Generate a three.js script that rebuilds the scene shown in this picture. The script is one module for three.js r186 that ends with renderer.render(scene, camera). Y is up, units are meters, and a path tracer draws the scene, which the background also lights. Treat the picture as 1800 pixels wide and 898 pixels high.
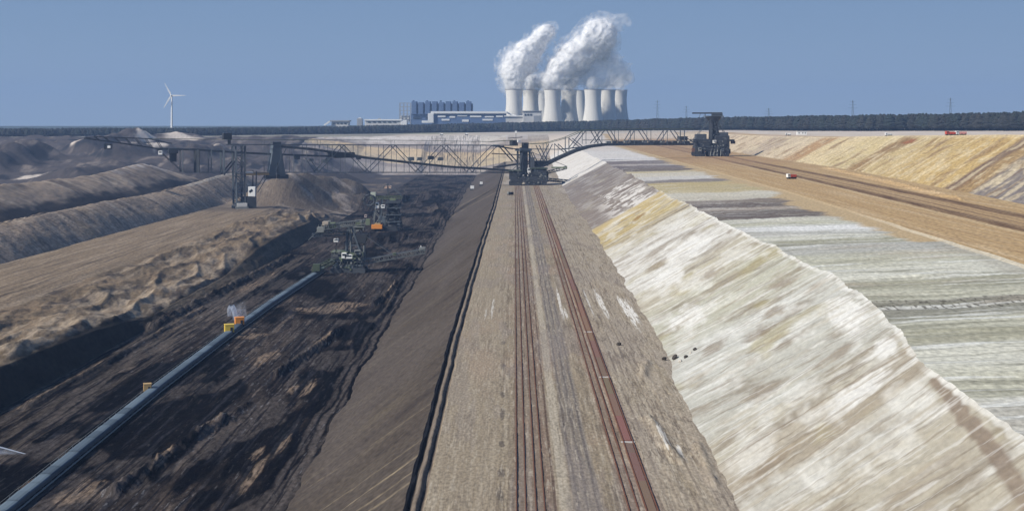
import * as THREE from 'three';
import { mergeGeometries } from 'three/addons/utils/BufferGeometryUtils.js';
import { MarchingCubes } from 'three/addons/objects/MarchingCubes.js';
import { RoundedBoxGeometry } from 'three/addons/geometries/RoundedBoxGeometry.js';

// ---------------------------------------------------------------- camera, sky, sun, exposure
const scene = new THREE.Scene();
const EYE = 60, FOCAL = 2473, CX = 905, CY = 215;              // the horizon stands high in the picture: a lens shifted down
const camera = new THREE.PerspectiveCamera(2 * Math.atan(683 / FOCAL) * 180 / Math.PI, 1810 / 1366, 1, 60000);
camera.position.set(0, EYE, 0);
camera.lookAt(0, EYE, -100);
camera.setViewOffset(1810, 1366, 0, 468, 1800, 898);
const renderer = new THREE.WebGLRenderer({ antialias: true });
renderer.toneMapping = THREE.LinearToneMapping;
renderer.toneMappingExposure = 1.4;
renderer.shadowMap.enabled = true;
{
  const W = 256, H = 128, a = new Float32Array(W * H * 4);
  for (let j = 0; j < H; j++) {
    const el = ((j + 0.5) / H - 0.5) * Math.PI, s = Math.max(0, Math.sin(el));
    const k = Math.exp(-s * 7), q = Math.exp(-s * 22), g = Math.exp(-s * 2.2);
    const c = [0.035 + 0.094 * g + 0.042 * k + 0.075 * q, 0.08 + 0.143 * g + 0.033 * k + 0.062 * q, 0.20 + 0.17 * g + 0.01 * k + 0.012 * q];
    for (let i = 0; i < W; i++) { const o = (j * W + i) * 4; a[o] = c[0]; a[o + 1] = c[1]; a[o + 2] = c[2]; a[o + 3] = 1; }
  }
  const sky = new THREE.DataTexture(a, W, H, THREE.RGBAFormat, THREE.FloatType);
  sky.mapping = THREE.EquirectangularReflectionMapping; sky.magFilter = THREE.LinearFilter; sky.needsUpdate = true;
  scene.background = sky; scene.environment = sky;
}
const EL = 36.5 * Math.PI / 180, AZ = 27 * Math.PI / 180;
const sun = new THREE.DirectionalLight(new THREE.Color(1, 0.945, 0.85), 3.9);
sun.position.set(-Math.cos(EL) * Math.cos(AZ) * 3000, Math.sin(EL) * 3000, Math.cos(EL) * Math.sin(AZ) * 3000 - 1200);
sun.target.position.set(0, 0, -1200);
sun.castShadow = true; sun.shadow.mapSize.set(4096, 4096);
Object.assign(sun.shadow.camera, { left: -2600, right: 2600, top: 2600, bottom: -2600, near: 10, far: 8000 });
scene.add(sun, sun.target);
scene.fog = new THREE.FogExp2(new THREE.Color(0.42, 0.62, 1.0), 9e-5);

// ---------------------------------------------------------------- helpers
let seed = 7;
const rnd = () => { seed = (seed * 1664525 + 1013904223) >>> 0; return seed / 4294967296; };
const rr = (a, b) => a + (b - a) * rnd();
const clamp = (x, a = 0, b = 1) => x < a ? a : x > b ? b : x;
const lerp = (a, b, t) => a + (b - a) * t;
const sm = (a, b, x) => { const t = clamp((x - a) / (b - a)); return t * t * (3 - 2 * t); };
const tab = (rows) => (d) => {
  if (d <= rows[0][0]) return rows[0][1];
  for (let i = 1; i < rows.length; i++) if (d <= rows[i][0]) { const [a, p] = rows[i - 1], [b, q] = rows[i]; return p + (q - p) * (d - a) / (b - a); }
  return rows[rows.length - 1][1];
};
const PERM = new Uint8Array(512), GX = new Float32Array(256), GY = new Float32Array(256), GZ = new Float32Array(256);
for (let i = 0; i < 256; i++) { PERM[i] = i; const a = rnd() * 6.2832, z = rr(-1, 1), q = Math.sqrt(1 - z * z); GX[i] = Math.cos(a); GY[i] = Math.sin(a); GZ[i] = z; }
for (let i = 255; i > 0; i--) { const j = Math.floor(rnd() * (i + 1)), t = PERM[i]; PERM[i] = PERM[j]; PERM[j] = t; }
for (let i = 0; i < 256; i++) PERM[256 + i] = PERM[i];
function n2(x, y) {
  const fx = Math.floor(x), fy = Math.floor(y), i = fx & 255, j = fy & 255; x -= fx; y -= fy;
  const u = x * x * x * (x * (x * 6 - 15) + 10), v = y * y * y * (y * (y * 6 - 15) + 10);
  const a = PERM[PERM[i] + j], b = PERM[PERM[i + 1] + j], c = PERM[PERM[i] + j + 1], e = PERM[PERM[i + 1] + j + 1];
  const p = GX[a] * x + GY[a] * y, q = GX[b] * (x - 1) + GY[b] * y, r = GX[c] * x + GY[c] * (y - 1), s = GX[e] * (x - 1) + GY[e] * (y - 1);
  return 1.5 * lerp(lerp(p, q, u), lerp(r, s, u), v);
}
function n3(x, y, z) {
  const fx = Math.floor(x), fy = Math.floor(y), fz = Math.floor(z), i = fx & 255, j = fy & 255, k = fz & 255; x -= fx; y -= fy; z -= fz;
  const u = x * x * (3 - 2 * x), v = y * y * (3 - 2 * y), w = z * z * (3 - 2 * z);
  const g = (di, dj, dk) => { const h = PERM[PERM[PERM[i + di] + j + dj] + k + dk], q = Math.sqrt(1 - GZ[h] * GZ[h]); return GX[h] * q * (x - di) + GY[h] * q * (y - dj) + GZ[h] * (z - dk); };
  return 1.4 * lerp(lerp(lerp(g(0, 0, 0), g(1, 0, 0), u), lerp(g(0, 1, 0), g(1, 1, 0), u), v), lerp(lerp(g(0, 0, 1), g(1, 0, 1), u), lerp(g(0, 1, 1), g(1, 1, 1), u), v), w);
}
const fb = (x, y, o = 3) => { let s = 0, a = 0.55; for (let i = 0; i < o; i++) { s += a * n2(x, y); x = x * 2.03 + 17.3; y = y * 2.03 + 9.1; a *= 0.55; } return s; };
const fb3 = (x, y, z, o = 4) => { let s = 0, a = 0.55; for (let i = 0; i < o; i++) { s += a * n3(x, y, z); x = x * 2.03 + 7.3; y = y * 2.03 + 3.1; z = z * 2.03 + 5.7; a *= 0.55; } return s; };

const used = {};
const numbered = (n) => { const k = used[n] = (used[n] ?? -1) + 1; return k ? n + '_' + String(k).padStart(3, '0') : n; };
function tag(o, label, category, group) { o.userData.label = label; if (category) o.userData.category = category; if (group) o.userData.group = group; return o; }
function shade(o) { o.traverse((m) => { if (m.isMesh) { m.castShadow = true; m.receiveShadow = true; } }); return o; }
function thing(name, label, category, [x, y, z] = [0, 0, 0], turn = 0, group) {
  const o = new THREE.Group(); o.name = numbered(name); o.position.set(x, y, z); o.rotation.y = turn; tag(o, label, category, group); scene.add(o); return o;
}
const mat = (r, g, b, roughness = 0.9, more = {}) => new THREE.MeshStandardMaterial({ color: new THREE.Color().setRGB(r, g, b), roughness, ...more });
function part(name, geometry, material, parent) { const m = new THREE.Mesh(geometry, material); m.name = name; m.castShadow = m.receiveShadow = true; parent.add(m); return m; }
const UNIT = new THREE.BoxGeometry(1, 1, 1);
function box(name, [w, h, l], [x, y, z], material, parent, turn = 0) { const m = part(name, new RoundedBoxGeometry(w, h, l, 1, Math.min(w, h, l) * 0.06), material, parent); m.position.set(x, y, z); m.rotation.y = turn; return m; }
const Y = new THREE.Vector3(0, 1, 0), X1 = new THREE.Vector3(1, 0, 0);
function beam(name, a, b, w, h, material, parent) {              // a straight steel member from a to b
  const p = new THREE.Vector3(...a), q = new THREE.Vector3(...b), d = q.clone().sub(p), m = part(name, UNIT, material, parent);
  m.position.copy(p).add(q).multiplyScalar(0.5); m.scale.set(w, h, d.length());
  m.lookAt(q.x + (m.position.x - m.position.x), q.y, q.z);
  const e = new THREE.Matrix4(), z = d.clone().normalize(), x = new THREE.Vector3().crossVectors(Math.abs(z.y) > 0.99 ? X1 : Y, z).normalize(), y = new THREE.Vector3().crossVectors(z, x);
  e.makeBasis(x, y, z); m.quaternion.setFromRotationMatrix(e);
  return m;
}
function beamGeo(a, b, w, h) {
  const p = new THREE.Vector3(...a), q = new THREE.Vector3(...b), d = q.clone().sub(p), z = d.clone().normalize();
  const x = new THREE.Vector3().crossVectors(Math.abs(z.y) > 0.99 ? X1 : Y, z).normalize(), y = new THREE.Vector3().crossVectors(z, x);
  const g = new THREE.BoxGeometry(w, h, d.length()), e = new THREE.Matrix4().makeBasis(x, y, z); g.applyMatrix4(e); g.translate((p.x + q.x) / 2, (p.y + q.y) / 2, (p.z + q.z) / 2); return g;
}
const boxGeo = (w, h, l, x, y, z) => { const g = new THREE.BoxGeometry(w, h, l); g.translate(x, y, z); return g; };

// ---------------------------------------------------------------- the mine: lines that run along the cut, each (distance -> x, height)
// d is the distance ahead of the camera (z = -d)
const plainH = tab([[-1400, 31], [-400, 33], [0, 37], [150, 39], [400, 45], [1000, 50], [1600, 52]]);
const END = 2560;
const node = (xs, hs, amp) => ({ x: typeof xs === 'function' ? xs : typeof xs === 'number' ? () => xs : tab(xs), h: typeof hs === 'number' ? () => hs : tab(hs), amp });
const mid = tab([[100, -15.2], [200, -15.6], [400, -16.6], [700, -16], [1000, -14.5], [1500, -14]]);
const off = (k, h) => ({ x: (d) => mid(d) + k + 0.42 * n2(d * 0.028, 6.1) + 0.2 * n2(d * 0.11 + k * 0.3, 2.9), h: tab([[100, h], [2150, h], [2300, -6], [2350, -8], [2500, 34], [END, 37]]), amp: 0.06 });
const N = [
  /* 0 */ node(-1250, [[100, -8], [1500, -4], [1800, 2], [1975, 13], [2120, 14], [2330, 31], [END, 31.3]], 3),
  /* 1 */ node(-480, [[100, -14], [1500, -12], [1750, -6], [1975, 11], [2120, 12], [2330, 32], [END, 32.7]], 3),
  /* 2 */ node([[100, -392], [1300, -392], [1500, -394]], [[100, 12], [700, 10], [1000, 13], [1300, 11], [1400, 14], [1480, 17], [1560, 9], [1650, -7], [1800, -6], [1975, 9], [2120, 10], [2330, 32], [END, 33]], 1.6),
  /* 3 */ node(-347, [[100, -8], [1500, -9], [1800, -12], [1975, 0], [2120, 4], [2350, 31], [END, 33.4]], 0.8),
  /* 4 */ node([[100, -301], [900, -300], [1300, -300], [1500, -296]], [[100, 1], [500, 2], [800, 0.5], [1000, 2.5], [1200, 1], [1330, 4], [1430, 7.5], [1500, 7], [1560, -3], [1640, -13], [1900, -15], [2150, -10], [2400, 20], [END, 33.8]], 1.0),
  /* 5 */ node([[100, -276], [1000, -273], [1400, -268], [1700, -262]], [[100, -15], [1650, -16], [2000, -20], [2200, -20], [2450, 16], [END, 34]], 0.4),
  /* 6 */ node(-214, [[100, -15], [1300, -15], [1700, -20], [2000, -24], [2280, -25], [2480, 20], [END, 34.8]], 0.6),
  /* 7 */ node([[100, -161], [420, -160], [560, -156], [1300, -160]], [[100, -14.5], [425, -15.5], [513, -17.5], [560, -19.5], [590, -22.8], [760, -23], [860, -17.5], [950, -15.5], [1080, -17], [1200, -22], [1300, -24.5], [2280, -25], [2480, 20], [END, 35.2]], 0.7),
  /* 8 */ node([[100, -154], [560, -152], [900, -149], [1300, -152]], [[100, -25], [2300, -25], [2490, 18], [END, 35.3]], 0.35),
  /* 9 */ node(-118, [[100, -25], [2300, -25], [2500, 18], [END, 35.7]], 0.12),
  /* 10 */ node(-104, [[100, -25], [2300, -25], [2500, 18], [END, 35.8]], 0.12),
  /* 11 */ node((d) => tab([[100, -48.5], [308, -50], [494, -52.5], [860, -54], [1800, -61]])(d) + 1.3 * n2(d * 0.03, 1.4) + 0.6 * n2(d * 0.12, 3.8), [[100, -25], [2300, -25], [2500, 17], [END, 36.3]], 0.3),
  /* 12 */ off(-1.7, 0.1), /* 13 */ off(-0.95, -0.75), /* 14 */ off(0.1, 0.4), /* 15 */ off(0.95, -0.45), /* 16 */ off(1.6, 0.1),
  /* 17 */ { x: (d) => tab([[100, 30], [217, 34.7], [262, 36.2], [330, 36.8], [352, 39.2], [560, 41.6], [761, 43], [1099, 42.5], [1500, 47], [2500, 60]])(d) + 0.9 * n2(d * 0.035, 4.4) + 0.45 * n2(d * 0.14, 7.7), h: tab([[100, 0], [2100, 1], [2300, 5], [2500, 36], [END, 38]]), amp: 0.12 },
  /* 18 */ { x: (d) => tab([[100, 58], [150, 62], [172, 63.6], [221, 65.9], [298, 76.2], [400, 79], [470, 79.6], [696, 79.8], [989, 84], [1500, 86], [2500, 95]])(d) + 2.1 * n2(d * 0.016, 3.7) + 0.8 * n2(d * 0.06, 8.2) + 0.22 * n2(d * 0.31, 2.2), h: (d) => tab([[100, 20], [221, 21.6], [298, 22], [470, 22.3], [700, 22], [1000, 22], [2200, 23], [2480, 37.5], [END, 38.4]])(d) + (d < 1500 ? 0.75 * n2(d * 0.05, 1.1) + 0.3 * n2(d * 0.2, 6.1) : 0), amp: 0.1 },
  /* 19 */ { x: (d) => tab([[100, 120], [356, 127.5], [712, 141], [1370, 150], [2500, 165]])(d) + 0.7 * n2(d * 0.03, 5.5), h: tab([[100, 23.6], [2200, 23.7], [2480, 38], [END, 39.2]]), amp: 0.1 },
  /* 20 */ { x: (d) => tab([[100, 122.2], [356, 129.4], [712, 143], [1370, 152], [2500, 167]])(d) + 0.7 * n2(d * 0.03, 5.5), h: tab([[100, 24], [2200, 24], [2480, 38], [END, 39.3]]), amp: 0.08 },
  /* 21 */ { x: tab([[100, 190], [614, 221], [1047, 251], [1484, 257], [2500, 285]]), h: tab([[100, 24.6], [2200, 24.6], [2480, 41], [END, 42.2]]), amp: 0.25 },
  /* 22 */ { x: (d) => tab([[100, 233], [614, 264], [1047, 294], [1484, 297], [2500, 320]])(d) + 1.6 * n2(d * 0.02, 2.2), h: tab([[100, 56], [600, 54.5], [800, 53], [1100, 49.5], [1300, 46.5], [1600, 44], [2000, 43], [END, 43]]), amp: 0.3 },
  /* 23 */ node(760, [[100, 53], [900, 51.5], [1300, 49.5], [2000, 48.3], [END, 47.6]], 0.5),
  /* 24 */ node(1600, 52, 0.5),
];
// spoil banks, windrows and mounds on the pit bottom and the dump: [points (x, d), height, half width, lumpiness]
const HEAPS = [
  [[[-92, 322], [-89, 345], [-87, 372], [-83, 402]], 2.0, 3.2, 1], [[[-83, 402], [-80, 424]], 1.2, 2.6, 1],
  [[[-80, 470], [-76, 505], [-73, 548], [-71, 575]], 2.2, 3.0, 0.8], [[[-66, 650], [-62, 700], [-63, 745]], 2.0, 2.6, 1],
  [[[-100, 430], [-97, 470]], 1.1, 2.2, 0.6], [[[-60, 560], [-58, 640], [-60, 720], [-62, 830]], 1.3, 2.0, 0.8],
  [[[-146, 420], [-144, 480], [-143, 560], [-142, 640]], 1.5, 2.4, 0.5], [[[-150, 580], [-147, 680], [-143, 800], [-141, 880]], 2.6, 4.5, 1],
  [[[-132, 640], [-130, 720], [-131, 800]], 1.4, 2.6, 0.7], [[[-200, 1010], [-180, 1060], [-160, 1120]], 3, 10, 1],
  [[[-222, 1330], [-206, 1395], [-176, 1460]], 22, 56, 0.35], [[[-180, 1380], [-146, 1440]], 11, 44, 0.5],
  [[[-120, 1500], [-90, 1620]], 6, 26, 0.8], [[[-60, 1180], [-70, 1300], [-80, 1420]], 3.5, 9, 0.9], [[[-120, 980], [-90, 1010], [-70, 1060]], 2.6, 7, 1],
  [[[-560, 1960], [-520, 2060]], 17, 40, 0.4], [[[-450, 1930], [-430, 2050]], 14, 36, 0.4], [[[-640, 2100], [-600, 2240]], 22, 50, 0.4], [[[-690, 1780], [-680, 1950]], 20, 56, 0.4],
  [[[-330, 2010], [-310, 2090]], 12, 46, 0.4], [[[-260, 1820], [-230, 1900]], 11, 40, 0.5], [[[-410, 1700], [-390, 1760]], 11, 44, 0.5], [[[-520, 1640], [-500, 1760]], 14, 56, 0.5], [[[-600, 2300], [-560, 2370]], 9, 46, 0.4],
  [[[29, 248], [28, 262], [27, 285]], 0.7, 1.5, 1], [[[33, 232], [34, 262]], 0.6, 1.2, 1], [[[30, 330], [33, 352]], 0.6, 1.6, 1], [[[203, 640], [218, 800], [232, 960], [240, 1080]], 1.6, 3.2, 1],
];
const HB = HEAPS.map(([p, , w]) => [Math.min(...p.map((q) => q[0])) - w * 1.7, Math.max(...p.map((q) => q[0])) + w * 1.7, Math.min(...p.map((q) => q[1])) - w * 1.7, Math.max(...p.map((q) => q[1])) + w * 1.7]);
function heaps(x, d) {
  let s = 0;
  for (let i = 0; i < HEAPS.length; i++) {
    const b = HB[i]; if (x < b[0] || x > b[1] || d < b[2] || d > b[3]) continue;
    const [p, h, w, rough] = HEAPS[i]; let best = 1e9;
    for (let k = 1; k < p.length; k++) {
      const ax = p[k - 1][0], ad = p[k - 1][1], ux = p[k][0] - ax, ud = p[k][1] - ad, t = clamp(((x - ax) * ux + (d - ad) * ud) / (ux * ux + ud * ud));
      const q = (x - ax - ux * t) ** 2 + (d - ad - ud * t) ** 2; if (q < best) best = q;
    }
    const r = Math.sqrt(best) / w + 0.35 * rough * fb(x / w * 0.9, d / w * 0.9, 3);
    if (r < 1) s = Math.max(s, h * (h > 5 ? 0.35 * (1 - r) + 0.65 * (1 - r * r) * (1 - r * r) : 1 - r) * (1.15 - 0.15 * r) * (1 + 0.35 * rough * n2(x / w * 2.3, d / w * 2.3)));
  }
  return s;
}
function heightAt(k, t, x, d) {                                  // between line k and k + 1
  let h = lerp(N[k].h(d), N[k + 1].h(d), t);
  const far = sm(2250, 2350, d), amp = lerp(N[k].amp, N[k + 1].amp, t) * (1 - far * 0.3);
  const e = t * (1 - t) * 4;
  { const w = sm(0.12, 0.28, amp); if (w > 0) h += w * amp * fb(x * 0.055, d * 0.04, 4); if (w < 1) h += (1 - w) * amp * fb(x * 0.35, d * 0.2, 3); }
  if (k === 17) h += e * (0.55 * fb((d + t * 3.5) * 0.19, t * 1.6, 4) - 0.3 * Math.pow(1 - Math.abs(n2((d + t * 3.5) * 0.06, t * 1.3 + 5)), 6) + 0.8 * n2(d * 0.022, t * 0.7) + 0.3 * fb(x * 0.4, d * 0.25, 3)) * (d < 1600 ? 1 : 0);
  if (k === 21) h += e * (0.5 * fb(d * 0.09, t * 2, 3) + 1.5 * n2(d * 0.014, t));
  if (k === 11) h += e * (0.3 * fb(d * 0.2 + t, t * 1.8, 4) - 0.3 * Math.pow(1 - Math.abs(n2(d * 0.06 + t * 0.3, t + 5)), 8) + 0.5 * n2(d * 0.016, t)) + (1 - sm(0.04, 0.22, t)) * sm(0, 0.03, t) * 0.9 * Math.abs(fb(x * 0.25, d * 0.09, 4));
  if (k === 18) h += e * (0.55 * fb(x * 0.018, d * 0.11, 4) + 0.22 * fb(x * 0.08, d * 0.4, 3));
  if (k === 8 || k === 10) h += e * (0.4 * Math.pow(1 - Math.abs(n2(x * 0.14, d * 0.016 + 3)), 7) + 0.25 * Math.abs(fb(x * 0.45, d * 0.2, 4)));
  if (k === 16) h += e * (0.1 * fb(x * 0.9, d * 0.03, 3) + 0.12 * fb(x * 0.5, d * 0.3, 3));
  if (k === 4 || k === 2) h += e * ((d < 1650 ? 2.1 : 0) + 0.9 * fb(d * 0.07 + t, t * 1.5, 4) + 1.7 * n2(d * 0.017, t * 0.6));
  if (k === 3) h += e * (1.6 * Math.abs(fb(x * 0.09, d * 0.07, 4)) * 2 - 0.6);
  if (k === 6 && d < 1250) { const w = sm(0.08, 0.3, t) * (1 - sm(0.93, 1, t)); h += w * (2.4 * fb(x * 0.06, d * 0.026, 2) + 1.1 * fb(x * 0.15 + 0.03 * d, d * 0.05, 3) + 1.8 * Math.pow(1 - Math.abs(n2(x * 0.065 + 3, d * 0.011)), 5)) + w * 1.6 * sm(0.45, 0.8, t) * (1 - sm(0.86, 1, t)); }
  if (k === 7) h += e * 1.2 * fb(x * 0.2, d * 0.12, 3); if (k === 6 && d > 560 && d < 880) h -= sm(0.3, 0.95, t) * (1 - sm(0.97, 1, t)) * 2.5 * sm(560, 640, d) * (1 - sm(780, 880, d));
  if (k >= 8 && k <= 10) h += 0.5 * fb(x * 0.12, d * 0.05, 3) * (k === 9 ? 0 : k === 8 ? sm(0, 0.25, t) * (1 - sm(0.7, 1, t)) : sm(0, 0.2, t) * (1 - sm(0.9, 1, t)));
  if (k === 16) { const wr = sm(0.72, 0.9, t) * (1 - sm(0.95, 1, t)) * (d < 360 ? 1 : 0.35); h += wr * 0.5 * Math.abs(fb(x * 0.5, d * 0.16, 4)); h += (1 - sm(0.2, 0.3, t)) * e * 0.12 * fb(x * 1.1, d * 0.15, 2); }
  if (k < 5 && d > 1650) h += sm(1650, 1850, d) * (1 - sm(2450, END, d)) * 4.5 * Math.abs(fb(x * 0.011 + d * 0.004, d * 0.012, 3)) * 2.4 * (k === 4 ? 1 - t : 1);
  if (k !== 9) h += heaps(x, d) * (1 - sm(2400, 2500, d));
  return h;
}
function groundAt(x, d) {
  if (d > END) return plainH(x);
  for (let k = 0; k < N.length - 1; k++) { const a = N[k].x(d), b = N[k + 1].x(d); if (x <= b) return heightAt(k, clamp((x - a) / (b - a)), x, d); }
  return plainH(x);
}

// ---------------------------------------------------------------- earth colours (linear), sampled in metres along and across the cut
let cr = 0, cg = 0, cb = 0;
const set = (c) => { cr = c[0]; cg = c[1]; cb = c[2]; };
const mix = (c, t) => { cr += (c[0] - cr) * t; cg += (c[1] - cg) * t; cb += (c[2] - cb) * t; };
const mul = (k) => { cr *= k; cg *= k; cb *= k; };
const blob = (x, d, cx, cd, rx, rd, soft = 0.25, f = 1) => { const q = Math.hypot((x - cx) / rx, (d - cd) / rd); if (q > 1.7) return 0; return 1 - sm(1 - soft, 1, q + 0.55 * fb((x - cx) / rx * 1.3 * f + cx, (d - cd) / rd * 1.3 * f + cd, 4)); };
function bands(list, d) {
  if (d <= list[0][0]) return set(list[0][1]);
  for (let i = 1; i < list.length; i++) if (d <= list[i][0]) { set(list[i - 1][1]); return mix(list[i][1], sm(0.25, 0.75, (d - list[i - 1][0]) / (list[i][0] - list[i - 1][0]))); }
  set(list[list.length - 1][1]);
}
const C = {
  bench: [0.295, 0.238, 0.165], benchPale: [0.43, 0.365, 0.27], benchDark: [0.18, 0.14, 0.1], rust: [0.125, 0.05, 0.028], ballast: [0.24, 0.178, 0.138], tyre: [0.225, 0.2, 0.178], white: [0.72, 0.69, 0.62],
  slope: [0.082, 0.066, 0.056], slopePale: [0.15, 0.122, 0.092], slopeDark: [0.045, 0.036, 0.034],
  coal: [0.003, 0.003, 0.0042], coalBrown: [0.031, 0.025, 0.0225], floorPale: [0.21, 0.155, 0.112],
  spoil: [0.175, 0.13, 0.085], spoilPale: [0.34, 0.27, 0.195], spoilOchre: [0.25, 0.178, 0.112], spoilDark: [0.058, 0.046, 0.04],
  ridge: [0.33, 0.255, 0.19], ridgePale: [0.52, 0.43, 0.33], ridgeDark: [0.1, 0.082, 0.075],
  tan: [0.46, 0.315, 0.158], tanPale: [0.58, 0.44, 0.27], tanDark: [0.25, 0.15, 0.08],
};
const EARTH = {
  hills(x, d) {
    set([0.085, 0.074, 0.074]); const a = fb(x * 0.02 + d * 0.006, d * 0.014, 4);
    mix([0.03, 0.03, 0.037], sm(0.05, 0.35, a)); mix([0.24, 0.2, 0.17], sm(0.1, 0.5, fb(x * 0.05 + 40, d * 0.012, 4)) * 0.8);
    for (const [cx, cd, rx, rd] of [[-706, 2050, 20, 44], [-724, 2010, 9, 60], [-689, 2260, 22, 40], [-585, 2225, 16, 50], [-655, 2120, 9, 50], [-581, 1700, 16, 60], [-560, 2330, 46, 40], [-440, 2060, 24, 40], [-520, 2060, 16, 50], [-395, 1420, 22, 60], [-320, 2050, 30, 50], [-545, 2040, 12, 60]]) { const w = blob(x, d, cx, cd, rx, rd, 0.5); if (w > 0) mix([0.66, 0.57, 0.48], w); }
    if (d < 1650 && x > -400) { set(C.ridge); mix(C.ridgeDark, sm(-0.1, 0.5, fb(x * 0.02, d * 0.03, 4)) * 0.7); mix(C.ridgePale, sm(0.1, 0.5, fb(d * 0.09, x * 0.02 + 3, 3)) * 0.6); if (d > 1330) mix([0.6, 0.54, 0.49], sm(1330, 1420, d) * sm(-0.2, 0.3, fb(d * 0.06, x * 0.03, 3)) * sm(-375, -395, x)); mix([0.03, 0.03, 0.036], sm(-364, -356, x + 9 * fb(x * 0.1, d * 0.03, 4)) * 0.92); }
    mul(0.92 + 0.35 * fb(x * 0.3, d * 0.2, 3));
  },
  ridge(x, d) {
    const xc = N[4].x(d), t = (x - xc) / 28;                                   // 0 at the crest, 1 at the foot of the face
    set(C.ridge);
    if (d > 1660) { set([0.13, 0.112, 0.11]); mix([0.28, 0.24, 0.2], sm(0, 0.4, fb(x * 0.03, d * 0.02, 4))); mix([0.035, 0.034, 0.04], sm(0.1, 0.4, fb(x * 0.02 + 9, d * 0.015, 4))); mix([0.5, 0.42, 0.31], sm(2330, 2420, d + 40 * fb(x * 0.02, d * 0.01, 2)) * 0.85); if (d > 2180 && x > -390) endWall(x, d + 60 * sm(-290, -390, x)); mul(0.9 + 0.3 * fb(x * 0.2, d * 0.1, 3)); return; }
    const dd = d + t * 3;
    mix(C.ridgePale, sm(0, 0.5, fb(dd * 0.1, t * 0.7, 4)) * 0.55); mix(C.ridgeDark, sm(0.05, 0.5, fb(dd * 0.05 + 50, t * 0.5, 4)) * 0.55);
    mix([0.36, 0.25, 0.14], sm(0.15, 0.5, fb(dd * 0.02 + 20, t, 3)) * 0.5);
    if (t < -0.05) { mix(C.spoilDark, 0.85 * sm(-0.2, 0.15, fb(x * 0.08, d * 0.05, 4))); mix([0.03, 0.03, 0.034], 0.85 * sm(-0.9, -0.4, t) * sm(-1.7, -1.2, t) * sm(-0.35, 0.1, fb(x * 0.1 + 5, d * 0.03, 3))); }
    if (Math.abs(t) < 0.12 && d > 1280) mix([0.5, 0.44, 0.36], 0.7);
    mix([0.05, 0.042, 0.04], 0.35 * sm(0.1, 0.35, fb(d * 0.16, t * 1.8 + 8, 4))); mul(0.97 + 0.7 * fb(x * 0.6, d * 0.35, 4));
  },
  terrace(x, d) {
    const x6 = -214; set(C.spoil);
    const w = 7 * fb(d * 0.012, x * 0.03, 3), xe = x + w;
    mix(C.spoilPale, sm(-0.1, 0.4, fb(x * 0.16, d * 0.012, 4)) * 0.75);
    if (x < x6 + 6) { mix([0.27, 0.205, 0.14], 0.5); mix(C.spoilDark, sm(0.15, 0.45, fb(x * 0.3 + 7, d * 0.01, 3)) * 0.5); if (d < 1050) for (const q of [-222, -226.5, -233]) mix(C.spoilDark, 0.5 * (1 - sm(0.35, 0.9, Math.abs(xe * 0.2 + x * 0.8 - q)))); }
    else {
      mix(C.spoilOchre, sm(0, 0.4, fb(x * 0.05 + 3, d * 0.02, 4)) * 0.7); mix(C.spoilDark, sm(0.05, 0.4, fb(x * 0.09 + 31, d * 0.03, 4)) * 0.8);
      mix(C.spoilPale, sm(-182, -172, xe) * sm(-0.25, 0.2, fb(x * 0.2, d * 0.05, 3)) * (1 - sm(760, 900, d)) * 0.85);
    }
    if (x > -163) { mix(C.coal, sm(-162, -158.5, x + 1.6 * fb(x * 0.3, d * 0.1, 3)) * (d < 620 ? 0.94 : 0.7)); }
    if (d > 1150) { mix([0.1, 0.085, 0.078], 0.6 * sm(1130, 1240, d + 60 * fb(x * 0.03, d * 0.02, 3))); mix([0.36, 0.3, 0.25], sm(0.05, 0.4, fb(x * 0.035 + d * 0.02, d * 0.03, 4)) * sm(1200, 1300, d) * (1 - sm(1480, 1560, d)) * 0.8); }
    if (d > 1490) mix([0.05, 0.044, 0.046], 0.85 * sm(-0.05, 0.05, fb(x * 0.02, d * 0.012, 4) + (d > 1560 ? 0.25 : 0)));
    if (d > 2200) endWall(x, d);
    mul(0.95 + 0.6 * fb(x * 0.7, d * 0.3, 4));
  },
  floor(x, d) {
    set(C.coalBrown); const a = fb(x * 0.028, d * 0.0075, 4);
    const wet = sm(-0.12, 0.08, a + 0.3 * fb(x * 0.15, d * 0.02 + 7, 3) + 0.55 * sm(318, 335, d) * (1 - sm(445, 480, d)) * sm(-78, -88, x) - 0.05), dry = 1 - 0.92 * wet; mix(C.coal, wet * 0.97); mix([0.06, 0.046, 0.037], sm(0.06, 0.3, fb(x * 0.06 + 12, d * 0.007 + 4, 5)) * 0.7 * dry);
    mix([0.03, 0.03, 0.036], sm(0.1, 0.3, fb(x * 0.4, d * 0.02, 3)) * 0.6);
    mix([0.17, 0.135, 0.11], sm(0.26, 0.36, fb(x * 0.2 + 70, d * 0.02, 5)) * 0.5 * dry);
    for (const [cx, cd, rx, rd] of [[-86, 637, 17, 17], [-78, 655, 12, 12], [-106, 560, 9, 9], [-90, 505, 5, 20], [-71, 447, 2, 10], [-66, 450, 2, 16], [-74, 545, 2.2, 32], [-84, 392, 1.7, 14], [-88, 352, 1.6, 14], [-62, 700, 2, 40], [-113, 330, 3, 9], [-100, 322, 6, 14], [-63, 340, 1.5, 20], [-61, 370, 1.2, 14], [-66, 360, 1.5, 10], [-141, 600, 3, 60], [-136, 740, 5, 70], [-146, 470, 2, 60], [-149, 430, 2, 30]]) { const w = blob(x, d, cx, cd, rx, rd, 0.5); if (w > 0) mix(C.floorPale, w * sm(-0.42, 0.02, fb(x * 1.1 + cx, d * 0.09, 4)) * 0.95); }
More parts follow.
